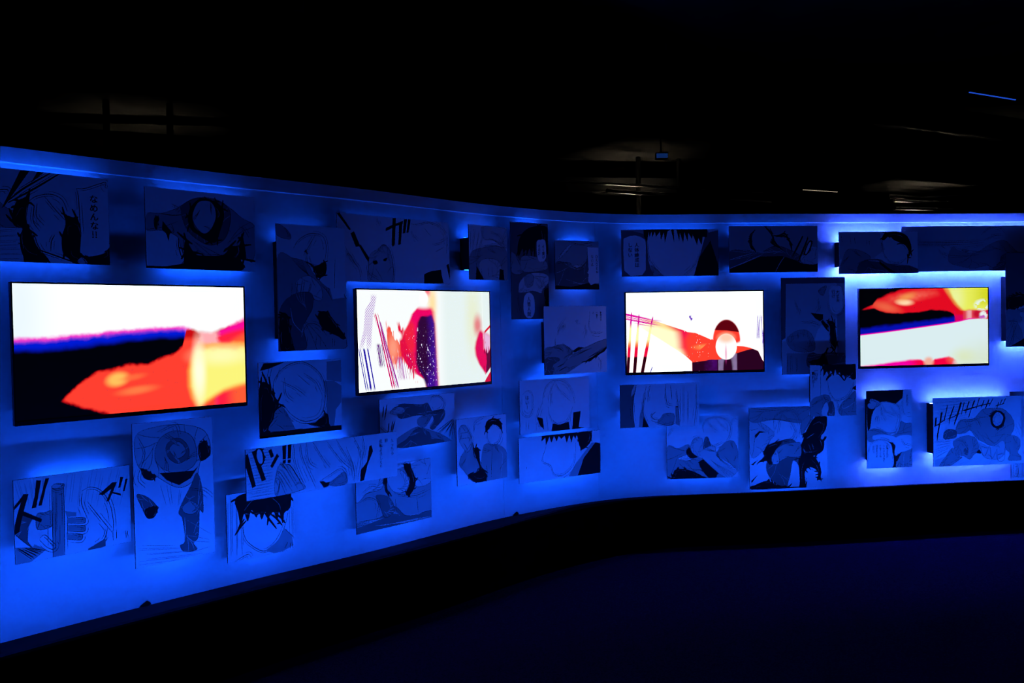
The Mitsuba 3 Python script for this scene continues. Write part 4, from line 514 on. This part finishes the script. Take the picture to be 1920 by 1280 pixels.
    'h L 1.6/12 8,8 62,324 248,-5 255,307;h L 1.6/16 448,-18 410,406 999,22 892,520;b D 0 46,442 148,467 111,581 101,742 133,833 8,645 36,602;p M 0 5,797 140,830 155,798 250,887 130,997 4,1004;h K 1.6/10 8,808 144,990 106,820 243,896;b M 0 183,445 239,438 309,439 306,590 270,633 179,619;p M 0 310,132 412,127 406,763 397,1004 304,1007 303,735;h D 1.5/3 324,219 317,739 353,214 345,747;l K 1.5 310,132 307,528 303,1007;l K 1.5 410,132 407,553 401,1010;b L 0 310,137 344,108 412,127 401,167 329,167;l K 1.4 309,158 357,194 411,180;p M 0 412,459 510,499 509,546 429,537;p M 0 432,549 587,587 585,646 431,612;p M 0 434,644 584,688 583,752 433,712;p M 0 421,746 556,793 551,851 423,810;l K 1.5 429,548 568,577 586,619 567,648 427,613;l K 1.5 427,637 566,678 584,720 564,753 432,716;l K 1.5 418,735 541,779 557,820 533,851 423,810;l K 1.5 197,738 240,708 294,796 329,858 306,903 251,856 197,758;l K 1.5 609,389 719,620 823,832;l K 1.5 560,249 636,212 733,276 807,456 834,660 835,814;l K 1.5 567,272 557,398 605,602;l K 1.5 785,757 751,890 650,991;p D 0 605,979 759,892 761,991 604,1011;h K 1.3/5 769,796 766,948 982,830 988,943;p K 0 75,179 119,186 71,407 36,622 -2,643 4,523 34,368 60,262;p K 0 2,310 79,185 102,200 29,316 1,350;p K 0 71,377 223,512 212,550 60,425;p K 0 184,33 224,44 178,361 140,363 170,205;p K 0 258,28 291,29 259,152 223,346 195,343 230,177;p K 0 836,194 879,198 867,239 748,339 710,320 741,294;p K 0 839,233 867,239 800,427 777,427;p K 0 818,305 912,353 915,382 826,329;p K 0 912,138 940,149 909,275 890,277;p K 0 960,172 981,176 948,328 932,330',
    'b L 0 38,89 271,36 632,39 910,108 967,271 837,315 768,433 549,485 255,374 57,291;b M 0 261,239 326,124 508,76 720,123 792,259 741,343 554,381 345,330;b D 0 397,197 444,149 566,131 671,190 682,269 557,312 438,269;b M 0 441,200 565,157 653,232 544,276;b K 0 98,311 255,374 224,406 124,380;p K 0 314,362 739,378 804,348 706,428 550,467 401,420;b K 0 810,208 907,179 967,271 837,315;b D 0 541,648 703,480 785,399 843,510 851,688 804,674 779,857 714,902 759,951 603,951 544,900 607,873 583,713;b M 0 588,627 698,594 805,648 724,689 616,673;b D 0 33,490 160,518 273,597 242,645 153,661 99,597;b K 0 128,600 273,597 241,662 153,666;h M 1.4/5 311,430 392,608 610,490 557,624;l K 1.4 66,91 146,214 52,375 135,449;l K 1.3 671,495 858,529 983,593;h M 1.2/8 30,841 529,899 23,975 963,1020;h M 1.2/4 649,965 966,949 598,732 970,878;l K 1.3 299,72 510,33 566,122',
    'p M 0 -1,-22 231,-18 292,985 -3,994;p D 0 -2,20 117,27 230,94 264,201 272,652 321,991 -1,994;p D 0 885,-3 1004,-13 998,1010 740,1003 800,604;p K 0 795,616 918,249 999,788 998,1016 740,1003;p L 0 885,-9 1004,-13 1001,23 896,75;p K 0 226,-18 885,-15 884,176 838,164 825,342 792,187 779,341 734,114 728,209 689,78 682,268 648,65 635,291 602,76 595,255 568,16 540,4 543,289 516,63 511,-2 476,39 446,288 436,62 406,228 396,49 355,156 345,49 315,167 311,48 287,166 282,48 263,272 230,153;l K 1.6 275,296 284,593 334,784 424,988;l K 1.6 813,449 771,711 695,876 619,999;b M 0 305,771 350,844 418,994 327,992;l K 1.4 913,236 929,452 945,667;p W 0 22,191 82,139 139,122 196,153 241,213 250,320 245,865 207,970 87,985 26,871 18,469;t 人体錬成は 33.8 156,276;t しない 33.8 88,275',
    'p M 0 2,-8 1012,1 1007,1009 -2,1003;b D 0 1,556 181,516 349,562 520,424 689,524 803,656 813,787 1008,835 1007,1009 -2,1003;p K 0 4,922 349,659 603,653 745,742 836,831 1008,835 1007,1009 4,1003;b K 0 226,387 233,226 262,129 296,75 261,204 254,409 282,507 248,495;b K 0 409,33 454,77 498,196 515,326 587,490 475,380 481,218;b K 0 510,218 566,186 623,144 663,231 707,394 701,524 679,372 634,241 577,241;b L 0 802,722 849,570 918,452 1004,486 1002,813 847,820;l L 2.5 6,718 124,655 248,593;l L 3 4,906 179,775 371,616;l L 2 490,608 587,533;l L 2 516,998 563,826 620,664;p K 0 828,211 839,233 769,504 717,666 711,655 746,503;p K 0 891,223 896,277 837,570 785,765 773,765 820,537;b K 0 921,501 905,562 887,611 870,639 856,643 848,622 847,579 852,521 864,456 880,395 898,346 915,317 928,313 937,335 938,378 932,436;b W 0 906,489 893,541 881,583 870,609 862,615 859,601 861,567 868,521 879,468 891,416 904,374 915,348 922,342 925,356 923,389 916,436',
    'p D 0 -7,-3 999,-3 998,63 72,63 55,622 0,646;p L 0 72,63 854,61 899,387 823,469 571,531 443,776 71,778 55,622;p M 0 867,62 998,63 1006,789 868,787;p L 0 6,654 67,655 67,1003 6,1002;p M 0 71,778 1006,789 1004,951 414,1006 67,1003;b D 0 418,792 642,783 868,787 1006,810 1004,951 440,940;b K 0 668,714 718,739 692,805 715,921 503,925 441,866 591,836;b M 0 74,647 199,559 385,545 495,629 493,760 195,756;l K 1.5 204,232 264,331 288,380;l K 1.5 577,219 588,301 549,358;l K 1.5 299,454 448,464 597,499;l K 1.4 397,562 445,653 419,726;b M 0 578,137 703,89 652,187;p K 0 456,366 649,384 648,434 598,454 523,424;p K 0 610,458 648,442 722,500 721,566 665,516;b K 0 710,467 810,460 846,552 863,700 818,766 768,715 746,567;b W 0 609,499 696,549 726,649 667,780 530,790 518,736 582,630;l L 3 660,442 747,517 744,657 831,749;b W 0 753,122 841,82 954,116 976,289 912,371 812,374 750,303;l K 1.3 753,122 841,82 954,116 982,289 912,375 811,378 750,303 746,180;t 大丈夫 29.5 884,132;t 行け 29.5 815,131;h K 1.4/5 83,786 80,991 244,789 253,994;h K 1.5/7 87,598 110,672 360,537 371,611',
    'b K 0 320,3 997,2 1004,268 907,299 870,230 774,262 717,209 679,242 623,104 584,205 547,102 507,220 452,100 412,218 366,131 317,198 290,113;b M 0 672,772 788,673 1001,542 1000,988 708,1004 613,924;b M 0 18,701 237,588 408,610 444,765 328,932 194,996 5,990;b D 0 406,729 501,749 517,1006 384,993 367,865;b K 0 925,471 998,422 997,507;l K 1.6 374,268 409,474 483,629 597,701 769,655 905,522 945,352;l W 2 692,772 710,859 825,828 999,722;l K 1.4 578,701 614,838 575,906;l K 1.4 234,9 227,588;l K 1.4 65,753 255,657 407,695;l K 1.4 233,929 292,760 388,695;b W 0 253,861 349,728 395,866 327,983 251,964;p W 0 13,7 225,9 218,596 66,634 6,581;t 一行け 27.7 133,75;t 離れろ! 27.7 72,124',
    'b L 0 10,159 192,210 318,321 269,396 204,485 28,601;b M 0 20,7 594,9 771,15 688,196 320,154 34,175;b D 0 218,669 397,431 557,406 652,532 683,641 633,793 647,993 454,993 263,870;b K 0 172,561 221,471 349,422 413,432 315,551 265,702 218,654 122,666 187,592;p K 0 19,692 107,635 43,701;p K 0 71,336 127,284 215,303 135,308 79,374;p K 0 16,890 97,825 24,914;b K 0 686,411 752,259 850,140 1004,145 978,298 912,388 960,451 935,558 813,615 651,617 636,532;b M 0 672,195 786,107 818,139 720,289 663,348;b M 0 315,551 428,463 589,438 653,456 651,609 491,618 346,674;b L 0 283,611 347,536 378,675 297,695;b K 0 635,639 813,615 908,757 907,880 858,917 875,817 779,752 705,811 711,996 631,992;b W 0 554,667 618,715 633,808 623,992 486,994 520,834;b K 0 15,990 199,898 358,950 470,986 454,1000;l K 1.5 318,306 321,123 433,50 577,70 648,210 638,378;l K 1.5 433,65 384,186 358,323;l K 1.5 401,64 528,191 591,315;l K 1.5 349,384 445,425 558,391 607,285;l L 2 734,397 832,339;h L 1.2/4 685,503 716,596 880,417 911,511',
    'b M 0 9,483 157,508 297,453 330,575 155,669 294,714 434,659 678,789 833,1003 3,1005;b M 0 733,529 857,412 945,435 996,598 993,861 854,755 714,649;b K 0 82,948 118,848 292,855 500,994 81,1008;b K 0 450,780 503,702 643,767 712,871 675,1001 570,987;b K 0 269,572 331,514 434,639 329,675;b D 0 516,420 543,341 586,362 619,565 548,663 505,581;b L 0 331,494 385,355 490,359 498,460 460,640 365,596;b L 0 469,640 505,541 611,484 681,506 697,648 923,859 993,891 816,1002;l K 1.6 518,259 510,138 581,40 757,25 878,130 885,292 822,431;l K 1.5 546,39 650,183 736,267;l K 1.5 686,43 790,168 859,250;l K 1.5 560,381 664,486 805,430;l K 1.4 331,494 385,355 473,348;l K 1.4 697,648 836,774 993,881;l K 1.4 895,171 932,51 1002,74;l K 1.4 20,303 56,224 91,225;b D 0 698,568 732,670 697,628;h K 1.3/3 154,729 257,854 329,695 398,778',
    'p D 0 1,-7 172,-8 214,-6 176,286 159,579 166,797 182,988 -2,992;p L 0 147,143 184,3 214,-6 177,199 137,283;p M 0 244,693 293,478 332,99 292,609 296,762 271,989 229,986;p K 0 291,740 354,990 274,989;b M 0 511,776 554,691 674,710 666,918 593,968 468,894;p M 0 693,525 735,539 750,990 696,942;l K 2 332,34 294,369 280,608 314,807 354,984;l K 2 380,25 354,264 347,405;l K 2 202,4 170,307 158,600 176,972;l K 2 577,14 586,442 657,512;l K 2 637,40 652,369;l K 2 708,131 729,483 744,967;l K 2 391,845 504,929 623,970 714,889;l K 2.5 446,641 392,735 427,814 481,818;l K 2 968,36 965,498 931,1002;p K 0 699,525 729,527 729,555 699,556;h D 1.3/5 763,47 755,1012 872,53 864,1020',
    'p K 0 -7,0 807,2 796,103 639,179 445,141 290,149 173,237 114,303 72,482 13,526;b L 0 19,200 58,134 117,101 309,161 134,236;p K 0 39,133 97,157 19,166;b M 0 13,537 169,484 439,558 594,584 712,519 753,407 850,432 1006,447 1004,605 632,608 399,636 50,650;b K 0 495,672 592,675 630,743 609,856 786,793 785,849 647,925 646,998 549,999 561,798;b M 0 825,771 1002,764 998,1002 646,998 687,892;b W 0 148,574 400,569 632,608 554,674 399,636 147,630;b W 0 573,663 730,588 1004,605 1002,753 629,811 631,721;l K 1.6 132,326 153,237 309,150 503,142 697,203 734,316 713,429 633,540 439,547 208,463;l K 1.5 328,173 443,276 637,337;l K 1.5 522,199 637,292 714,361;l K 1.5 309,172 346,308 422,400;l K 1.4 170,383 229,328 247,441;l K 1.4 52,504 246,497 400,557;l K 1.4 769,634 846,704 1002,730;l W 1.5 825,816 793,997;p W 0 807,2 1013,0 1008,311 813,279;l K 1.2 807,2 813,279 930,315 1008,305;t 大丈夫よ 20.7 898,58;b W 0 49,684 166,642 340,629 495,672 552,742 549,999 15,998 28,785;l K 1.3 25,987 33,740 147,647 340,629 495,672 556,753 552,999;t お前さんが 18.5 446,699;t シャシャリ出て 18.0 370,698;t こなくても 18.0 293,696;t 行きますよ 18.0 215,694;t だけど 18.5 142,703',
    'h M 1.3/16 7,36 536,13 9,407 364,291;h M 1.3/12 7,604 218,614 10,888 192,755;p L 0 14,900 141,851 64,1001 13,1004;b M 0 253,451 296,343 381,325 466,306 552,189 646,171 791,188 902,336 910,491 841,621 754,694 652,722 566,663 490,604 414,480 363,521 270,528;b M 0 227,636 346,565 448,580 498,649 506,781 446,855 412,909 344,861 259,824 235,735;b M 0 218,734 293,859 318,882 165,1006 64,1006 141,851;b M 0 815,619 892,579 970,627 986,749 952,836 1020,939 848,942 874,854 823,774;b D 0 122,500 177,458 253,484 261,561 227,592 121,598;b D 0 345,762 387,742 387,830 353,829;b K 0 489,802 523,771 540,827 497,825;b K 0 645,314 671,238 731,207 799,254 816,343 781,441 721,472 662,425;b L 0 679,293 731,229 791,298 773,397 713,438 675,381;b L 0 507,671 651,744 789,651 814,818 745,914 659,921 565,872;l D 2 515,693 574,873 634,732 659,910 720,780;l D 2 584,521 643,644 703,680 807,542;l K 1.5 262,440 305,332 381,336 414,469;l K 1.5 252,637 320,629 387,753;l K 1.5 415,304 491,329 534,430;h L 1.3/9 191,996 412,865 787,983 788,905;l D 2 720,769 723,913 753,959 805,917 806,740;h M 1.3/7 910,447 1029,773 988,295 1039,497;p K 0 22,287 41,277 34,392 68,366 85,214 107,203 85,345 131,314 135,325 80,366 41,638 37,550 63,388 13,418;p K 0 158,107 166,113 131,319 119,313;p K 0 230,121 242,122 195,284 173,409 178,294;p K 0 144,320 280,238 301,233 297,244 195,300;p K 0 306,69 327,70 279,265 236,406 232,384 263,254;p K 0 348,66 357,71 318,256 312,245;p K 0 399,62 412,65 364,242 360,225;p K 0 459,48 478,49 428,195 402,304 394,292;p K 0 335,186 527,122 531,133 348,203;p K 0 519,12 527,18 488,175 482,164;p K 0 570,52 582,53 543,167 538,156;p K 0 625,44 640,44 595,174 586,168;p K 0 527,122 646,92 648,105 535,136;p K 0 676,24 682,29 637,138 629,132;p K 0 706,135 804,100 804,113 710,146;p K 0 736,81 745,87 723,191 716,185;p K 0 779,44 788,50 757,126 750,120;p K 0 818,29 826,35 796,113 790,108',
    'p M 0 -2,-33 250,-56 249,96 4,89;p L 0 129,154 488,164 485,928 126,917;l K 2 249,157 726,782',
    'b W 0 47,110 121,117 120,809 53,803;l K 1.5 47,84 129,65 127,836 45,829 47,84;l K 1.5 151,67 226,47 225,845 150,838 151,67;h D 1.5/3 69,219 114,223 68,751 113,755',
    'p L 0 4,18 509,14 579,428 434,630 5,657;b D 0 218,795 362,662 506,665 614,768 795,805 922,842 998,997 199,997;b M 0 41,657 113,422 274,458 398,629 254,762 200,981 4,993;b K 0 535,190 581,38 726,5 853,91 915,330 905,534 868,636 878,466 833,329 725,226 635,106 581,191;l K 1.6 544,224 561,496 650,735 759,771 850,636;h K 1.3/6 26,85 43,287 508,224 508,360;p K 0 506,698 649,905 740,992 649,990 506,766;l K 1.5 344,662 469,901 505,987;h K 1.3/4 759,822 758,992 868,807 921,995',
    'p L 0 3,-6 680,3 980,2 979,961 88,994 0,990;b M 0 315,487 382,578 466,596 551,421 637,320 688,441 747,607 893,628 979,661 979,1021 593,1010 542,882 457,937 381,904 293,782;b D 0 636,648 721,591 979,691 979,1036 593,1018 619,796;l K 1.6 106,347 298,351 446,366;l K 1.6 106,406 281,412 378,408;b M 0 378,519 416,535 407,572 382,556;l K 1.4 223,484 256,603 298,679;l K 1.4 248,440 273,500;l K 1.4 501,197 544,50 612,37 654,172;h M 1.3/8 361,341 552,273 361,518 543,436;l K 1.4 526,302 573,229 637,216',
    'p D 0 -9,-7 986,1 984,237 4,254;p D 0 -4,246 386,224 984,237 982,457 367,434 151,449 1,515;b K 0 1,515 118,457 284,438 483,452 649,521 316,569 149,609 17,617;b M 0 0,633 233,602 981,575 977,1007 4,1001;b L 0 282,644 348,628 514,655 578,909 378,924 313,822 247,754 248,729 331,721;p K 0 62,1001 362,916 978,905 977,1011;l K 2 32,726 148,723 248,737;l K 2 222,762 146,871 54,1001',
]
BOARD = 0.006
led_names = []
for (x, y, z, a, w, h, d, level, it, ib, il, ir, lab), ops in zip(PANELS, ART):
    k = numbered('comic_panel'); M = frame_at(x, y, z + EYE, a); Mi = np.linalg.inv(M)
    note(k, lab, 'comic panel', 'comic panels floating in front of the curved wall')
    put(k + '__board', moved(box(w, BOARD - .0004, h, (0, BOARD / 2 + .0002, 0)), M), 'foam_board')
    put(k + '__paper_sheet', moved(box(w - .001, .0004, h - .001, (0, .0002, 0)), M), 'paper')
    for tone, shape in print_layers(ops, w, h).items():
        m = flat(shape, w, h, -0.0004)
        if m is not None: put(k + '__' + TONES[tone][0], moved(m, M), TONES[tone][1], label=TONES[tone][2], kind='stuff')
    L = wall_line(x - w * .62, x + w * .62, 0, 80); L = np.column_stack([L, np.full(80, z + EYE), np.ones(80)]) @ Mi.T
    L = L[np.abs(L[:, 0]) < w / 2]; back = L[:, 1].min() - 0.002                       # nearest the wall comes to the board
    zt, zb = h / 2 - it, -h / 2 + ib; bw = w - il - ir; xm = (il - ir) / 2
    put(k + '__spacer_box', moved(box(bw, back - BOARD - .0005, zt - zb, (xm, (BOARD + back) / 2, (zt + zb) / 2)), M), 'spacer_paint')
    ym = (BOARD + back) / 2
    for j, (lv, zz) in enumerate(((level[0], zt + .0014), (level[1], zb - .0014))):
        if lv <= 0: continue
        s = mikit.ply(moved(box(bw, .010, .002, (xm, ym, zz)), M), 'tape_base')
        s['emitter'] = {'type': 'area', 'radiance': rgb((LED if lv < 2 else LED_HOT) * LED_POWER * lv), 'sampling_weight': max(0.4, min(1.5, lv))}
        tk = k + '__spacer_box__led_tape' + ('' if j == 0 or level[0] <= 0 else '_001')
        scene[tk] = s; note(tk, 'glowing blue LED tape along the ' + ('top' if j == 0 else 'bottom') + ' of the box')

# ------------------------------------------------------------------ the dark open ceiling and the hall beyond the wall
def thing(name, mesh, m, lab, cat, group=None, smooth=False): put(numbered(name), mesh, m, smooth=smooth, label=lab, cat=cat, group=group)
thing('ceiling_beam', bar((-3.6, 5.24, 3.72), (7.6, 10.63, 3.72), .16, .22), 'steel_black', 'long black beam running the length of the dark ceiling above the wall', 'beam')
thing('ceiling_beam', bar((-2.30, 5.75, 3.86), (-3.40, 8.08, 3.86), .06, .10), 'duct_grey', 'short dark beam at the upper left of the dark ceiling', 'beam')
thing('ceiling_beam', bar((-1.50, 6.05, 3.86), (-2.75, 9.07, 3.86), .08, .10), 'duct_grey', 'slanting dark beam left of centre in the dark ceiling', 'beam')
PIPES = [((-9, 6.26, 3.52), (-3.0, 8.85, 3.52), .035, 'steel_black', 'black pipe high behind the left end of the wall'),
         ((-9, 7.2, 3.35), (-1.5, 9.8, 3.35), .06, 'steel_black', 'thick black pipe behind the left end of the wall'),
         ((.6, 11.62, 3.52), (4.0, 13.1, 3.52), .022, 'pipe_steel', 'thin steel pipe catching light above the middle of the wall'),
         ((1.4, 11.86, 3.40), (4.2, 13.35, 3.40), .030, 'pipe_steel', 'steel pipe catching light, second above the middle of the wall'),
         ((5.3, 11.60, 3.22), (9.0, 13.55, 3.22), .022, 'pipe_steel', 'upper of three steel pipes glinting above the right part of the wall'),
         ((5.3, 11.43, 3.12), (8.5, 12.45, 3.12), .022, 'pipe_steel', 'middle of three steel pipes glinting above the right part of the wall'),
         ((5.15, 11.08, 2.97), (8.6, 12.04, 2.97), .022, 'pipe_steel', 'lowest of three steel pipes glinting above the right part of the wall')]
PIPES += [((5.6, 12.2, 3.26), (9.4, 11.5, 3.26), .018, 'pipe_steel', 'thin steel pipe crossing above the three glinting pipes at the right'), ((5.5, 11.9, 3.05), (9.2, 12.9, 3.05), .018, 'pipe_steel', 'thin steel pipe running just behind the lowest glinting pipe at the right')]
for a, b, r, m, lab in PIPES: thing('ceiling_pipe', tube(a, b, r), m, lab, 'pipe', 'pipes under the dark ceiling', smooth=30)
for i, (x0, y0, x1, y1) in enumerate(((-6.5, 9.3, -2.5, 10.1), (.2, 12.6, 4.2, 13.3), (5.5, 14.0, 10.5, 15.2))):
    thing('ceiling_duct', bar((x0, y0, 3.62), (x1, y1, 3.62), .32, .22), 'duct_grey', ('square duct under the ceiling behind the left end of the wall', 'square duct under the ceiling behind the middle of the wall', 'square duct under the ceiling behind the right end of the wall')[i], 'duct')
for i, (x, y) in enumerate(((-4.3, 8.9), (-3.7, 9.1), (1.95, 12.5), (2.6, 12.7))):
    thing('hanger_rod', tube((x, y, 3.0), (x, y, 4.0), .035), 'steel_black', ('black hanger post, left of the pair above the leftmost screen', 'black hanger post, right of the pair above the leftmost screen', 'black hanger post, left of the pair above the middle of the wall', 'black hanger post, right of the pair above the middle of the wall')[i], 'post', smooth=30)
thing('cable_tray', cat_(bar((4.9, 11.35, 3.36), (9.0, 13.3, 3.36), .9, .04), *[tube((4.9 + 4.1 * t, 11.35 + 1.95 * t, 3.36), (4.9 + 4.1 * t, 11.35 + 1.95 * t, 4.0), .012, 8) for t in (.1, .5, .9)]), 'steel_black', 'wide black cable tray above the three glinting pipes at the right', 'cable tray')
k = numbered('air_grille'); note(k, 'small pale square ceiling grille above the second screen', 'grille')
put(k, cat_(bar((-.56, 12.95, 3.72), (-.56, 13.25, 3.72), .03, .02), bar((-.30, 12.95, 3.72), (-.30, 13.25, 3.72), .03, .02), bar((-.57, 12.95, 3.72), (-.29, 12.95, 3.72), .03, .02), bar((-.57, 13.25, 3.72), (-.29, 13.25, 3.72), .03, .02), *[tube((gx, gy, 3.72), (gx, gy, 4.0), .006, 8) for gx in (-.56, -.30) for gy in (12.95, 13.25)]), 'lens_white')
k = numbered('line_light'); note(k, 'thin blue line light in the dark ceiling at the upper right', 'lamp')
put(k + '__housing', bar((4.10, 7.43, 3.535), (4.78, 7.765, 3.535), .03, .02), 'lamp_housing')
s = mikit.ply(bar((4.14, 7.45, 3.52), (4.73, 7.74, 3.52), .012, .008), 'lens_white'); s['emitter'] = {'type': 'area', 'radiance': rgb(np.array([.02, .12, .9]) * .5 * K), 'sampling_weight': .05}; scene[k + '__tube'] = s
k = numbered('line_light'); note(k, 'short thin warm line light high above the right end of the third screen', 'lamp')
put(k + '__housing', cat_(bar((4.56, 12.93, 3.545), (5.25, 13.24, 3.545), .04, .02), tube((4.7, 12.993, 3.55), (4.7, 12.993, 4.0), .008, 8), tube((5.1, 13.173, 3.55), (5.1, 13.173, 4.0), .008, 8)), 'lamp_housing')
s = mikit.ply(bar((4.58, 12.93, 3.527), (5.23, 13.22, 3.527), .014, .012), 'lens_white'); s['emitter'] = {'type': 'area', 'radiance': rgb(WARM * .22 * K), 'sampling_weight': .05}; scene[k + '__tube'] = s
k = numbered('spot_lamp'); note(k, 'small lamp with a dim blue lens in the ceiling above the middle of the wall', 'lamp')
put(k + '__body', cat_(box(.16, .10, .08, (2.055, 11.16, 3.74)), tube((2.05, 11.16, 3.78), (2.05, 11.16, 4.0), .012)), 'lamp_housing')
s = mikit.ply(box(.15, .006, .06, (2.055, 11.105, 3.735)), 'lens_white'); s['emitter'] = {'type': 'area', 'radiance': rgb(np.array([.005, .03, .16]) * .5 * K), 'sampling_weight': .05}; scene[k + '__lens'] = s
for i, (x, y, z, lev) in enumerate(((-4.3, 9.7, 2.5, .20), (1.9, 12.4, 2.5, .42), (5.75, 11.35, 2.2, .9))):
    k = numbered('work_lamp'); note(k, ('warm work lamp on a stand behind the left end of the wall', 'warm work lamp on a stand behind the middle of the wall', 'warm work lamp on a stand behind the right end of the wall')[i], 'lamp')
    put(k + '__stand', cat_(tube((x, y, FLOOR + .02), (x, y, z - .1), .02), trimesh.creation.cylinder(radius=.25, height=.03, transform=trimesh.transformations.translation_matrix((x, y, FLOOR + .015)))), 'steel_black', smooth=30)
    put(k + '__head', tm(m3.Manifold.cylinder(.36, .125, .14, 24).translate((x, y, z - .12)) - m3.Manifold.cylinder(.40, .112, .132, 24).translate((x, y, z - .04))), 'lamp_housing', smooth=30)
    s = mikit.ply(trimesh.creation.cylinder(radius=.10, height=.006, sections=24, transform=trimesh.transformations.translation_matrix((x, y, z - .035))), 'lens_white')
    s['emitter'] = {'type': 'area', 'radiance': rgb(WARM * WARM_POWER * lev), 'sampling_weight': .4}; scene[k + '__lens'] = s; note(k + '__lens', 'glowing warm lens')
